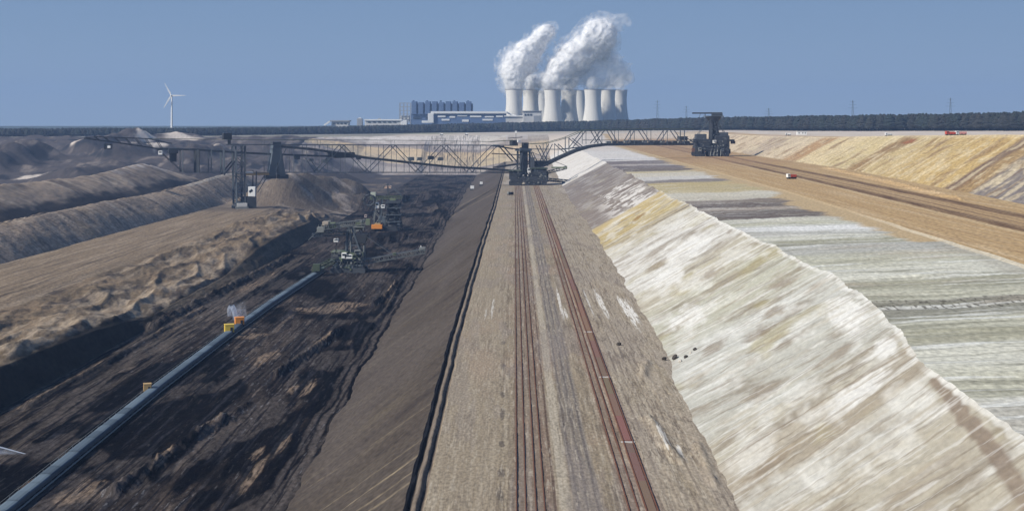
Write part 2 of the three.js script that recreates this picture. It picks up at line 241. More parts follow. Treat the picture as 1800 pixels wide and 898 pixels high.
    const xt = N[11].x(d); for (const [q, w, k] of [[1.2, 0.5, 0.8], [3.4, 0.45, 0.6], [6.6, 0.6, 0.7], [8.4, 0.4, 0.5]]) mix(C.coal, k * (1 - sm(w, w * 2.4, Math.abs(xt - x - q + 0.6 * n2(d * 0.03, q)))));
    mix([0.105, 0.088, 0.078], (1 - sm(0.6, 1.5, Math.abs(xt - x - 2.3 + 0.6 * n2(d * 0.03, 2)))) * 0.7 + (1 - sm(0.5, 1.2, Math.abs(xt - x - 5.2))) * 0.45);
    if (x < -128 && d < 900) mix([0.1, 0.082, 0.068], 0.75 * sm(-0.35, 0.1, fb(x * 0.3, d * 0.02, 4)) * (d > 520 ? 1 : 0.7));
    mix([0.1, 0.084, 0.075], sm(0.1, 0.22, fb(x * 0.045 + 21, d * 0.013, 4)) * 0.5);
    if (d > 2200) endWall(x, d);
    { const l = fb(x * 0.8 + 5, d * 0.016 - x * 0.04, 4); mix([0.004, 0.004, 0.007], 0.75 * sm(0.1, 0.26, l)); mix([0.09, 0.076, 0.07], 0.4 * dry * sm(0.16, 0.32, -l)); mix([0.2, 0.2, 0.21], 0.5 * (0.15 + 0.85 * dry) * sm(0.32, 0.42, fb(x * 1.2 + 3, d * 0.12, 4))); }
    mul(0.95 + 0.85 * fb(x * 0.8, d * 0.3, 4));
  },
  pitSlope(x, d) {
    const a = N[11].x(d), b = N[12].x(d), t = (x - a) / (b - a), dd = d + t * 2;
    set(C.slope); mix(C.slopePale, sm(0, 0.5, fb(dd * 0.12, t * 1.1 + 5, 4)) * 0.45); mix(C.slopeDark, sm(0, 0.5, fb(dd * 0.07 + 33, t * 1.3, 4)) * 0.6);
    mix([0.1, 0.082, 0.07], sm(0, 0.4, fb(d * 0.01, t * 2, 3)) * 0.6); mix([0.125, 0.105, 0.098], 0.3 * sm(-0.1, 0.2, fb(d * 0.006 + 3, t * 0.8, 4) + 0.06));
    for (const [q, w, k] of [[255, 0.55, 0.9], [243, 0.35, 0.5], [236, 0.4, 0.5], [268, 0.3, 0.4], [302, 0.3, 0.3], [1210, 2, 0.7], [1330, 3, 0.8]]) mix([0.3, 0.24, 0.165], k * (1 - sm(w, w * 2.6, Math.abs(dd - q - (1 - t) * q * 0.05 + 0.8 * n2(t * 4, q)))) * clamp(0.75 + fb(t * 9, q, 2)));
    mix(C.slopeDark, (1 - sm(0.02, 0.12, t)) * 0.35 * clamp(0.6 + fb(x, d * 0.1, 2)));
    if (d > 2200) endWall(x, d);
    mul(0.8 + 0.45 * fb(x * 0.9 + d * 0.2, d * 0.55, 4)); cb *= 0.96;
  },
  ditch(x, d) {
    const q = x - mid(d); set([0.17, 0.137, 0.108]); mix([0.026, 0.022, 0.02], 1 - sm(0.25, 0.6, Math.abs(q + 1.0))); mix([0.06, 0.048, 0.04], 1 - sm(0.15, 0.4, Math.abs(q - 0.98))); mix([0.22, 0.18, 0.14], 0.7 * sm(0.1, 0.3, fb(x * 1.1, d * 0.03, 3))); mix(C.bench, sm(1.35, 1.6, q)); mix(C.slope, 1 - sm(-1.7, -1.4, q));
    if (d > 2200) endWall(x, d);
    mul(0.95 + 0.4 * fb(x * 1.6, d * 0.5, 3));
  },
  bench(x, d) {
    set(C.bench); mix(C.benchPale, sm(-0.1, 0.5, fb(x * 0.8, d * 0.014, 4)) * 0.5); mix(C.benchDark, sm(0, 0.5, fb(x * 0.6 + 40, d * 0.02, 4)) * 0.45);
    mix(C.benchDark, sm(0.1, 0.5, fb(x * 0.14, d * 0.03, 4)) * 0.5); mix([0.36, 0.26, 0.185], sm(0, 0.4, fb(x * 0.07 + 8, d * 0.015, 3)) * 0.5);
    const v = n2(d * 0.02, 4) * 0.12;
    if (x > -1 && x < 8) { mix(C.ballast, 0.4 * sm(-0.7, 0.1, x) * (1 - sm(6.4, 7.0, x))); mix([0.2, 0.125, 0.095], (Math.abs(x - 5.4) < 0.6 ? 0.5 : Math.abs(x - 4) < 0.5 ? 0.3 : 0) * clamp(0.6 + fb(x, d * 0.07, 3))); for (const q of RAILS_LEFT) mix(C.rust, 0.75 * (1 - sm(0.06, 0.2, Math.abs(x - q + v * 0.3)))); mix([0.1, 0.06, 0.045], 0.8 * (1 - sm(0.1, 0.34, Math.abs(x - 6.35 + v)))); }
    mix([0.47, 0.41, 0.315], 0.75 * sm(6.9, 7.3, x + v) * (1 - sm(8.6, 9.2, x + v + 0.5 * fb(x, d * 0.05, 2))));
    mix(C.tyre, 0.8 * sm(9, 9.5, x + v * 3) * (1 - sm(13.4, 14, x + v * 3)) * clamp(0.75 + 0.8 * fb(x * 1.5, d * 0.01, 3))); for (const q of [9.9, 11.5, 13.0]) mix([0.13, 0.11, 0.1], 0.7 * (1 - sm(0.12, 0.32, Math.abs(x - q + v * 2))));
    if (x > 16.5 && x < 23) { mix([0.34, 0.235, 0.17], 0.5 * sm(16.6, 17.4, x) * (1 - sm(22.6, 23, x))); for (const q of RAILS_RIGHT) mix(C.rust, 0.85 * (1 - sm(0.13, 0.36, Math.abs(x - q)))); mix([0.19, 0.1, 0.06], sm(20.0, 20.3, x) * (1 - sm(22.1, 22.4, x)) * 0.4 * clamp(0.9 + fb(x * 2, d * 0.06, 2))); }
    if (x < 0) for (const [cd, cx, r] of [[226, -2.4, 6], [241, -2.3, 5], [262, -2.5, 4], [289, -2.6, 7], [310, -2.7, 4], [345, -3, 6], [382, -3.2, 5], [420, -3, 4]]) mix([0.115, 0.095, 0.08], blob(x, d, cx, cd, 0.75, r, 0.5) * 0.75);
    const xt = N[17].x(d); mix([0.42, 0.355, 0.265], 0.6 * sm(xt - 3.2, xt - 2.7, x + 0.4 * n2(d * 0.06, 2)) * (d < 700 ? 1 : 0.4)); mix([0.12, 0.095, 0.075], 0.75 * (1 - sm(0.12, 0.35, Math.abs(x - xt + 3 + 0.4 * n2(d * 0.06, 2)))) * (d < 800 ? 1 : 0)); mix([0.13, 0.1, 0.075], 0.6 * (1 - sm(0.2, 0.5, xt - x)));
    if (x > 23.5) { mix([0.37, 0.305, 0.215], 0.55); mix(C.benchDark, 0.35 * sm(0.1, 0.35, Math.abs(fb(x * 0.6, d * 0.03, 3)) * 1.6)); mix(C.benchPale, 0.6 * sm(0.05, 0.35, fb(x * 0.8 + 4, d * 0.035, 4))); for (const q of [24.2, 27.2, 31.5]) mix([0.15, 0.12, 0.095], 0.6 * (1 - sm(0.15, 0.4, Math.abs(x - q - 1.2 * n2(d * 0.012, q))))); }
    if (d < 700 && x > 24) mix([0.1, 0.078, 0.058], 0.55 * (1 - sm(0.015, 0.06, Math.abs(fb(x * 0.42 + 3, d * 0.022, 3)))) * sm(0, 0.3, fb(x * 0.1 + 9, d * 0.02, 2) + 0.2));
    mix([0.25, 0.212, 0.19], 0.4 * sm(0.04, 0.2, fb(x * 0.11, d * 0.012, 4)));
    for (const [cx, cd, rx, rd] of [[-4, 1400, 9, 70], [38, 1380, 16, 60], [16, 1560, 30, 120], [44, 1230, 6, 60], [20, 1850, 40, 200]]) mix([0.45, 0.4, 0.35], 0.8 * blob(x, d, cx, cd, rx, rd, 0.3));
    if (d > 2200) endWall(x, d);
    { const g = sm(-0.15, 0.3, fb(x * 0.13 + 4, d * 0.03, 3)), l = fb(x * 2.2, d * 0.05 + x * 0.05, 4), m = fb(x * 1.5 + 9, d * 0.11, 4); mix([0.14, 0.108, 0.08], (0.1 + 0.32 * g) * sm(0.12, 0.3, l)); mix([0.5, 0.43, 0.33], (0.1 + 0.35 * g) * sm(0.12, 0.32, -l)); mix([0.13, 0.104, 0.08], 0.55 * g * sm(0.22, 0.36, m)); mix([0.47, 0.41, 0.32], 0.5 * sm(0.22, 0.38, -m)); }
    if (x > 22.8) { mix([0.41, 0.345, 0.265], 0.5 * sm(-0.4, 0.1, fb(x * 0.3, d * 0.04, 4))); mix([0.13, 0.102, 0.078], 0.6 * sm(0.02, 0.12, fb(x * 0.12 + 5, d * 0.02, 3) + 0.08) * (1 - sm(0.02, 0.075, Math.abs(fb(x * 0.55 + 13, d * 0.035, 4))))); mix([0.52, 0.46, 0.36], 0.5 * (1 - sm(0.01, 0.05, Math.abs(fb(x * 0.6 + 31, d * 0.03, 3))))); for (const q of [24.4, 26.0, 28.6, 30.1]) mix([0.16, 0.125, 0.098], 0.55 * (1 - sm(0.1, 0.3, Math.abs(x - q - 0.9 * n2(d * 0.014, 3)))) * sm(-0.2, 0.1, n2(d * 0.03, q))); } else if (x < -3) mix([0.36, 0.3, 0.22], 0.3);
    mul(0.9 + 0.5 * fb(x * 1.9, d * 0.7, 4));
    for (const [cx, cd, rx, rd, k] of [[36.3, 446, 2.2, 42, 1], [28.6, 466, 1.0, 40, 0.8], [14.9, 470, 0.6, 44, 0.75], [16, 440, 0.5, 16, 0.7], [-7.2, 455, 0.5, 28, 0.5], [-9.2, 440, 0.4, 14, 0.4], [28.2, 268, 0.75, 14, 0.75], [30, 256, 0.5, 6, 0.7], [24.5, 470, 0.35, 40, 0.6]]) { const w = blob(x, d, cx, cd, rx, rd, 0.35); if (w > 0) mix(C.white, k * w * sm(-0.35, 0.05, fb(x * 2.2, d * 0.12, 4))); }
  },
  sandSlope(x, d) {
    const a = N[17].x(d), b = N[18].x(d), t = (x - a) / (b - a), dd = d + t * 3 + 4 * fb(d * 0.045, t * 1.2, 2) + 1.2 * fb(d * 0.3, t * 1.5, 2);
    bands([[200, [0.41, 0.375, 0.305]], [214, [0.46, 0.44, 0.39]], [228, [0.34, 0.295, 0.23]], [239, [0.39, 0.35, 0.285]], [250, [0.43, 0.4, 0.33]], [275, [0.445, 0.435, 0.385]], [330, [0.5, 0.495, 0.45]], [400, [0.44, 0.43, 0.35]], [470, [0.46, 0.425, 0.34]], [500, [0.6, 0.585, 0.545]], [590, [0.6, 0.58, 0.54]], [630, [0.52, 0.49, 0.42]], [655, [0.34, 0.285, 0.19]], [690, [0.43, 0.335, 0.155]], [765, [0.45, 0.345, 0.16]], [795, [0.2, 0.165, 0.145]], [1290, [0.185, 0.158, 0.15]], [1340, [0.66, 0.63, 0.6]], [2000, [0.66, 0.62, 0.58]]], dd);
    const near = dd < 760 ? 1 : 0.35, du = d + t * 3.5, s1 = fb(du * 0.17, t * 1.5 + 3, 5), s2 = fb(du * 0.075 + 20, t * 2.2, 5), s3 = fb(du * 0.5 + 5, t * 2.1, 4), s4 = fb(du * 0.03, t * 3.2 + 9, 4);
    mix([0.7, 0.69, 0.65], sm(0.05, 0.45, s1 + (t - 0.5) * 0.15) * 0.6 * near); mix([0.235, 0.195, 0.145], sm(0.05, 0.45, s2) * 0.72 * near); mix([0.17, 0.13, 0.09], sm(0.2, 0.55, s3) * 0.55 * near); mix([0.36, 0.31, 0.16], sm(0.15, 0.5, fb(d * 0.03 + 60, t * 2.5, 3)) * 0.55 * near); mix([0.69, 0.68, 0.64], sm(0.02, 0.35, s4) * 0.5 * near); mix([0.31, 0.265, 0.21], sm(0.02, 0.4, -s4 - 0.05) * sm(-0.3, 0.25, s1) * 0.6 * near);
    for (const [ct, cd, rt, rd] of [[0.22, 395, 0.14, 24], [0.3, 480, 0.2, 30], [0.88, 300, 0.12, 26], [0.7, 235, 0.2, 9], [0.62, 520, 0.3, 30], [0.9, 252, 0.08, 12]]) mix([0.72, 0.71, 0.68], blob(t * 40, d, ct * 40, cd, rt * 40, rd, 0.6, 1.3) * 0.8);
    for (const [ct, cd, rt, rd] of [[0.4, 560, 0.16, 16], [0.55, 440, 0.1, 9], [0.2, 228, 0.2, 3], [0.8, 372, 0.12, 8], [0.95, 505, 0.05, 8], [0.3, 520, 0.16, 14], [0.5, 330, 0.12, 10], [0.72, 270, 0.14, 7], [0.35, 275, 0.14, 6], [0.62, 345, 0.1, 9], [0.25, 340, 0.1, 9]]) mix([0.24, 0.19, 0.14], blob(t * 40, d, ct * 40, cd, rt * 40, rd, 0.7, 1.2) * 0.65);
    if (d > 770 && d < 990) mix([0.6, 0.57, 0.54], sm(0.12, 0.5, t) * (1 - sm(0.9, 1, t)) * sm(-0.02, 0.16, fb(d * 0.07, t * 5, 4) + 0.12 - (d - 770) * 0.0011));
    if (dd > 630 && dd < 770) { mix([0.58, 0.49, 0.29], sm(0, 0.4, fb(dd * 0.2, t * 0.9, 3)) * 0.6); mix([0.3, 0.19, 0.07], blob(t * 40, d, 22, 716, 5, 8, 0.6)); }
    mix([0.13, 0.1, 0.08], (1 - sm(1.5, 4, Math.abs(dd - 648 - 3 * n2(t * 5, 3)))) * sm(0.35, 0.6, t) * 0.85);
    mix([0.2, 0.15, 0.1], (1 - sm(0.3, 1.2, Math.abs(dd - 243.5))) * 0.6 + (1 - sm(0.4, 1.5, Math.abs(dd - 434))) * sm(0.5, 0.7, t) * 0.5);
    if (d < 215 && t > 0.55) mix([0.22, 0.17, 0.13], 0.85 * (1 - sm(0.03, 0.07, Math.abs(t - 0.965 + (207 - d) * 0.0024 + 0.012 * n2(d * 0.2, 1)) * 1.6)));
    mix([0.74, 0.73, 0.69], sm(0.965, 0.985, t + 0.02 * n2(d * 0.2, 5)) * (d < 620 ? 0.75 : d < 800 ? 0.35 : 0) * clamp(0.75 + n2(d * 0.06, 9)));
    if (d > 2250) mix([0.6, 0.52, 0.44], sm(2250, 2330, d));
    mul(0.9 + 0.2 * fb(x * 1.1, d * 0.75, 4)); cb *= 0.98; mix([0.2, 0.16, 0.115], 0.5 * near * sm(0.2, 0.4, fb(du * 0.5 + 31, t * 2.8, 4))); mix([0.68, 0.67, 0.63], 0.35 * near * sm(0.2, 0.4, fb(du * 0.55 + 90, t * 2.6, 4))); mix([0.33, 0.28, 0.2], 0.4 * near * sm(0.1, 0.5, fb(du * 0.28 + 71, t * 2.6, 4)));
  },
  sandTerrace(x, d) {
    const wob = 1 + 0.016 * fb(x * 0.03, d * 0.02, 4), dd = (d - (x - 80) * 0.12 + (d > 540 ? 6 * fb(x * 0.12, d * 0.03, 4) : 0)) * wob;
    const G1 = [0.49, 0.475, 0.37], G2 = [0.36, 0.345, 0.255], G3 = [0.58, 0.565, 0.47], P = [0.145, 0.118, 0.105], CRM = [0.56, 0.5, 0.38];
    bands([[150, G1], [190, [0.45, 0.43, 0.37]], [205, G1], [232, G3], [252, G2], [262, G1], [282, [0.27, 0.26, 0.21]], [292, [0.25, 0.235, 0.19]], [302, G1], [330, G2], [345, G3], [385, G1], [415, [0.43, 0.42, 0.37]], [440, G2], [452, G3], [470, [0.5, 0.49, 0.44]], [492, [0.7, 0.69, 0.65]], [520, G1], [535, G3], [552, P], [588, [0.16, 0.135, 0.12]], [606, [0.34, 0.29, 0.24]], [622, P], [668, [0.22, 0.18, 0.15]], [690, [0.5, 0.46, 0.37]], [730, [0.56, 0.52, 0.42]], [770, [0.46, 0.38, 0.21]], [860, [0.47, 0.38, 0.2]], [895, [0.22, 0.19, 0.175]], [930, [0.56, 0.53, 0.48]], [1010, [0.55, 0.5, 0.4]], [1060, [0.5, 0.43, 0.28]], [1090, P], [1180, [0.17, 0.145, 0.145]], [1230, [0.4, 0.36, 0.33]], [1255, [0.2, 0.17, 0.165]], [1330, [0.18, 0.155, 0.155]], [1370, [0.64, 0.61, 0.58]], [1600, [0.66, 0.62, 0.57]], [2100, [0.62, 0.55, 0.48]]], dd);
    const kk = dd < 545 ? 1 : 0.4; mix([0.24, 0.23, 0.17], sm(0.05, 0.45, fb(x * 0.022, dd * 0.17, 5)) * 0.7 * kk); mix([0.68, 0.68, 0.63], sm(0.06, 0.42, fb(x * 0.018 + 30, dd * 0.26, 5)) * 0.75 * kk); mix([0.2, 0.19, 0.14], sm(0.16, 0.45, fb(x * 0.035 + 11, dd * 0.5, 4)) * 0.4 * kk); mix([0.4, 0.34, 0.26], sm(0.1, 0.5, fb(x * 0.012 + 80, dd * 0.05, 3)) * 0.5 * kk);
    if (dd > 283 && dd < 298) mix([0.09, 0.08, 0.06], sm(0.1, 0.3, fb(x * 0.9, d * 0.3, 3)) * 0.8);
    const e = N[19].x(d) - x; if (d > 430) mix([0.47, 0.35, 0.2], 1 - sm(-2, 4, e - 7 + 11 * fb(dd * 0.035, x * 0.02, 3) - (dd > 540 && dd < 690 ? 5 : 0))); else mix([0.34, 0.31, 0.245], (1 - sm(2, 9, e + 5 * fb(d * 0.03, x * 0.05, 3))) * 0.5); if (d < 620) mix([0.6, 0.52, 0.38], (1 - sm(0.05, 0.3, e)) * 0.7 * (1 - sm(450, 600, d)));
    mul(0.97 + 0.5 * fb(x * 0.8, d * 0.7, 4));
  },
  upperBench(x, d) {
    set(C.tan); mix(C.tanPale, sm(-0.1, 0.5, fb(x * 0.25, d * 0.008, 4)) * 0.6); mix([0.36, 0.235, 0.115], sm(0, 0.5, fb(x * 0.2 + 30, d * 0.012, 4)) * 0.5);
    const tr = tab([[100, 158], [468, 169.2], [754, 180.6], [937, 186.6], [1484, 202], [2500, 226]])(d), q = x - tr;
    mix([0.36, 0.25, 0.15], 0.35 * sm(-2, 0, q) * (1 - sm(21, 24, q + 2 * fb(d * 0.02, 1, 2))));
    const jit = 0.7 * fb(d * 0.03, q * 0.2, 3); for (const [o, w, k] of [[0.4, 3.1, 1], [4.6, 0.7, 0.5], [9, 0.9, 0.7], [13.5, 0.5, 0.35], [20.8, 3.3, 1], [24.5, 0.7, 0.5]]) mix([0.1, 0.055, 0.036], 0.95 * k * (1 - sm(w * 0.6, w * 1.5, Math.abs(q - o + jit))) * clamp(0.8 + fb(q, d * 0.02, 2)));
    mix([0.6, 0.47, 0.29], 0.5 * (1 - sm(0.8, 2, Math.abs(q + 4.5 + jit)))); mix([0.36, 0.22, 0.12], sm(1100, 1350, d) * 0.5);
    const e = N[21].x(d) - x; mix([0.5, 0.36, 0.19], (1 - sm(4, 9, e + 4 * fb(d * 0.05, x * 0.1, 3))) * 0.8); mix([0.2, 0.13, 0.07], sm(0.2, 0.35, fb(x * 0.4, d * 0.1, 3)) * (1 - sm(6, 14, e)) * 0.7);
    if (d > 2300) mix([0.64, 0.56, 0.46], sm(2300, 2400, d) * 0.8);
    mix([0.3, 0.19, 0.1], 0.45 * sm(0.14, 0.3, fb(x * 0.7, d * 0.012, 4))); mul(0.96 + 0.6 * fb(x * 0.9, d * 0.35, 4));
  },
  upperSlope(x, d) {
    const a = N[21].x(d), b = N[22].x(d), t = (x - a) / (b - a), dd = d + t * 10 + 9 * fb(d * 0.018, t * 1.2, 2);
    bands([[620, [0.17, 0.15, 0.145]], [690, [0.19, 0.165, 0.15]], [715, [0.29, 0.2, 0.1]], [745, [0.16, 0.11, 0.08]], [770, [0.43, 0.31, 0.135]], [900, [0.42, 0.31, 0.145]], [1000, [0.43, 0.335, 0.175]], [1040, [0.27, 0.18, 0.09]], [1100, [0.48, 0.39, 0.215]], [1250, [0.53, 0.43, 0.255]], [1300, [0.36, 0.23, 0.12]], [1400, [0.5, 0.41, 0.29]], [1560, [0.36, 0.29, 0.22]], [1700, [0.5, 0.4, 0.28]], [2100, [0.5, 0.41, 0.3]]], dd);
    const du = d + t * 10, s1 = fb(du * 0.08, t * 1.6 + 3, 5), s2 = fb(du * 0.04 + 20, t * 2, 5), s3 = fb(du * 0.2, t * 1.8, 3);
    mix([0.66, 0.56, 0.37], sm(0, 0.4, s1) * 0.5); mix([0.5, 0.42, 0.28], 0.5 * sm(0.05, 0.3, fb(x * 0.12, d * 0.05, 4))); mix([0.2, 0.125, 0.065], sm(0.1, 0.45, s2) * 0.65); mix([0.17, 0.1, 0.05], sm(0.22, 0.5, s3) * 0.6);
    mix([0.26, 0.12, 0.06], blob(t * 40, d, 33, 1010, 4, 22, 0.5)); mix([0.56, 0.47, 0.32], sm(0.9, 1, t) * 0.5);
    mul(0.97 + 0.6 * fb(x * 0.7, d * 0.4, 4));
  },
  upperPlain(x, d) {
    set([0.6, 0.52, 0.43]); const e = x - N[22].x(d); mix(C.tan, 1 - sm(8, 60, e + 30 * fb(x * 0.03, d * 0.01, 3)));
    mix([0.66, 0.56, 0.5], sm(0, 0.4, fb(x * 0.012, d * 0.006, 4)) * 0.7); mix([0.4, 0.33, 0.24], sm(0.12, 0.45, fb(x * 0.02 + 7, d * 0.02, 4)) * 0.6); mul(0.97 + 0.25 * fb(x * 0.3, d * 0.2, 3));
  },
};
function endWall(x, d) {                                          // the sandy face that closes the pit at its far end
  const k = sm(2240, 2300, d + 40 * fb(x * 0.012, d * 0.01, 3)), h = d + 20 * fb(x * 0.01, d * 0.02, 3);
  const r = cr, g = cg, b = cb;
  bands([[2240, [0.2, 0.17, 0.16]], [2310, [0.4, 0.35, 0.31]], [2345, [0.3, 0.26, 0.24]], [2365, [0.56, 0.45, 0.3]], [2440, [0.6, 0.46, 0.29]], [2465, [0.32, 0.27, 0.24]], [2490, [0.48, 0.43, 0.39]], [2540, [0.6, 0.55, 0.5]]], h);
  mix([0.25, 0.2, 0.16], sm(0.1, 0.4, fb(x * 0.05, d * 0.04, 3)) * 0.5);
  const q = [cr, cg, cb]; cr = r; cg = g; cb = b; mix(q, k);
}
const RAILS_LEFT = [0.26, 1.7, 3.3, 4.65], RAILS_RIGHT = [17.7, 19.15];

// ---------------------------------------------------------------- the ground, one sheet per bench and face, joined edge to edge
const D0 = 100, ROWS = 820, dAt = (j) => D0 * Math.pow(END / D0, j / ROWS);
const grain = (() => {                                             // fine relief of loose earth, repeats every 36 m
  const S = 512, a = new Uint8Array(S * S * 4);
  for (let j = 0; j < S; j++) for (let i = 0; i < S; i++) {
    const w = (f, o) => { const x = i / S * f, y = j / S * f, u = i / S, v = j / S; return n2(x + o, y) * (1 - u) * (1 - v) + n2(x - f + o, y) * u * (1 - v) + n2(x + o, y - f) * (1 - u) * v + n2(x - f + o, y - f) * u * v; };
    const v = 128 + 60 * w(18, 3) + 50 * w(44, 90) + 40 * w(110, 31), o = (j * S + i) * 4; a[o] = a[o + 1] = a[o + 2] = v; a[o + 3] = 255;
  }
  const t = new THREE.DataTexture(a, S, S); t.wrapS = t.wrapT = THREE.RepeatWrapping; t.magFilter = THREE.LinearFilter; t.channel = 1; t.needsUpdate = true; return t;
})();
const srgb8 = (() => { const q = new Uint8Array(4097); for (let i = 0; i <= 4096; i++) { const v = i / 4096; q[i] = Math.round(255 * (v <= 0.0031308 ? v * 12.92 : 1.055 * Math.pow(v, 1 / 2.4) - 0.055)); } return (v) => q[(clamp(v) * 4096) | 0]; })();
function ground(name, label, k0, k1, cols, W, H, colour, roughness = 1, bump = 0.25, spec = 0.2) {
  const cells = []; for (let k = k0; k < k1; k++) for (let i = 0; i < cols[k - k0]; i++) cells.push([k, i / cols[k - k0]]); cells.push([k1 - 1, 1]);
  const nc = cells.length, pos = new Float32Array(nc * (ROWS + 1) * 3), uv = new Float32Array(nc * (ROWS + 1) * 2), uv1 = new Float32Array(nc * (ROWS + 1) * 2), ix = new Uint32Array((nc - 1) * ROWS * 6);
  const XS = [], DS = [];
  let p = 0, q = 0, r = 0;
  for (let j = 0; j <= ROWS; j++) {
    const d = dAt(j), xs = []; for (let k = k0; k <= k1; k++) xs.push(N[k].x(d));
    DS.push(d); XS.push([xs[0], xs[xs.length - 1]]);
    for (let c = 0; c < nc; c++) {
      const [k, t] = cells[c], x = lerp(xs[k - k0], xs[k - k0 + 1], t);
      pos[p++] = x; pos[p++] = heightAt(k, t, x, d); pos[p++] = -d;
      uv[q] = (x - xs[0]) / (xs[xs.length - 1] - xs[0]); uv[q + 1] = j / ROWS; uv1[q] = x / 36; uv1[q + 1] = d / 36; q += 2;
      if (j < ROWS && c < nc - 1) { const a = j * nc + c, b = a + nc; ix[r++] = a; ix[r++] = a + 1; ix[r++] = b; ix[r++] = a + 1; ix[r++] = b + 1; ix[r++] = b; }
    }
  }
  const g = new THREE.BufferGeometry();
  g.setAttribute('position', new THREE.BufferAttribute(pos, 3)); g.setAttribute('uv', new THREE.BufferAttribute(uv, 2)); g.setAttribute('uv1', new THREE.BufferAttribute(uv1, 2)); g.setIndex(new THREE.BufferAttribute(ix, 1)); g.computeVertexNormals();
  const img = new Uint8Array(W * H * 4);
  for (let j = 0, o = 0; j < H; j++) {
    const d = D0 * Math.pow(END / D0, (j + 0.5) / H), xl = N[k0].x(d), xr = N[k1].x(d);
    for (let i = 0; i < W; i++, o += 4) { colour(lerp(xl, xr, (i + 0.5) / W), d); img[o] = srgb8(cr); img[o + 1] = srgb8(cg); img[o + 2] = srgb8(cb); img[o + 3] = 255; }
  }
  const t = new THREE.DataTexture(img, W, H); t.colorSpace = THREE.SRGBColorSpace; t.magFilter = THREE.LinearFilter; t.needsUpdate = true;
  const m = new THREE.Mesh(g, new THREE.MeshPhysicalMaterial({ map: t, roughness, bumpMap: grain, bumpScale: bump, specularIntensity: spec }));
  m.name = name; m.receiveShadow = m.castShadow = true; m.userData = { kind: 'structure', label }; scene.add(m); return m;
}
ground('spoil_hills', 'dark spoil hills with pale slides far behind the first dump ridge', 0, 3, [70, 26, 34], 768, 1024, EARTH.hills);
ground('spoil_ridge', 'long brown spoil ridge with a dark rubble trough behind it', 3, 5, [34, 44], 384, 2048, EARTH.ridge, 1, 0.4);
ground('spoil_terrace', 'brown spoil terrace with lumpy eroded edge above the coal floor', 5, 8, [44, 76, 12], 768, 2048, EARTH.terrace, 1, 0.5);
ground('pit_floor', 'black and brown coal floor of the open pit', 8, 11, [40, 8, 70], 640, 2048, EARTH.floor, 1, 0.5, 0.02);
ground('pit_slope', 'grey brown slope falling from the ditch to the coal floor', 11, 12, [50], 256, 2048, EARTH.pitSlope, 1, 0.12);
ground('drainage_ditch', 'twin dark ditch with a small berm along the bench edge', 12, 16, [2, 3, 3, 2], 64, 2048, EARTH.ditch, 1, 0.1);
ground('mine_bench', 'flat beige working bench that carries the rail tracks', 16, 17, [84], 768, 2048, EARTH.bench, 1, 0.12);
ground('sand_slope', 'white, grey and yellow streaked sand slope beside the bench', 17, 18, [70], 512, 2048, EARTH.sandSlope, 1, 0.07);
ground('sand_terrace', 'pale grey banded sand terrace behind the slope crest', 18, 20, [48, 3], 384, 2048, EARTH.sandTerrace, 1, 0.12);
ground('upper_bench', 'tan sand bench with dark rutted tracks', 20, 21, [64], 512, 1536, EARTH.upperBench, 1, 0.16);
ground('upper_slope', 'ochre streaked slope rising behind the tan bench', 21, 22, [46], 256, 1536, EARTH.upperSlope, 1, 0.2);
ground('upper_plain', 'pale natural ground at the top of the upper slope', 22, 24, [30, 16], 192, 768, EARTH.upperPlain, 1, 0.2);
{                                                                  // the country beyond, out to the horizon
  const xs = [], ds = [END]; for (let k = 0; k < N.length; k++) xs.push(N[k].x(END)); xs.unshift(-6000, -4500, -3200, -2200); xs.push(2400, 3400, 4600, 6000);
  for (let d = END * 1.02; d < 11500; d *= 1.03) ds.push(d);
  const fine = []; for (let i = 0; i < xs.length - 1; i++) { const n = Math.max(1, Math.min(30, Math.round((xs[i + 1] - xs[i]) / 40))); for (let k = 0; k < n; k++) fine.push([i, k / n]); } fine.push([xs.length - 2, 1]);
  const pos = [], col = [], ix = [], nc = fine.length;
  ds.forEach((d, j) => fine.forEach(([i, t], c) => {
    const x = lerp(xs[i], xs[i + 1], t), h0 = i >= 4 && i < 4 + N.length - 1 && j === 0 ? heightAt(i - 4, t, x, END) : plainH(x);
    pos.push(x, h0 + (j > 2 ? 0.8 * fb(x * 0.01, d * 0.004, 2) : 0), -d);
    set([0.5, 0.43, 0.35]); mix([0.2, 0.22, 0.1], sm(0, 0.3, fb(x * 0.004, d * 0.003, 3)) * 0.7 * sm(2700, 3000, d)); mix([0.06, 0.075, 0.035], sm(3300, 3700, d)); if (x < -250) mix([0.12, 0.12, 0.08], 0.7); mul(1 + 0.3 * fb(x * 0.05, d * 0.02, 2)); col.push(cr, cg, cb);
    if (j < ds.length - 1 && c < nc - 1) { const a = j * nc + c, b = a + nc; ix.push(a, a + 1, b, a + 1, b + 1, b); }
  }));
  const g = new THREE.BufferGeometry(); g.setAttribute('position', new THREE.Float32BufferAttribute(pos, 3)); g.setAttribute('color', new THREE.Float32BufferAttribute(col, 3)); g.setIndex(ix); g.computeVertexNormals();
  const m = new THREE.Mesh(g, new THREE.MeshStandardMaterial({ vertexColors: true, roughness: 1 })); m.name = 'plain'; m.receiveShadow = true; m.userData = { kind: 'structure', label: 'flat open country beyond the mine reaching to the horizon' }; scene.add(m);
}

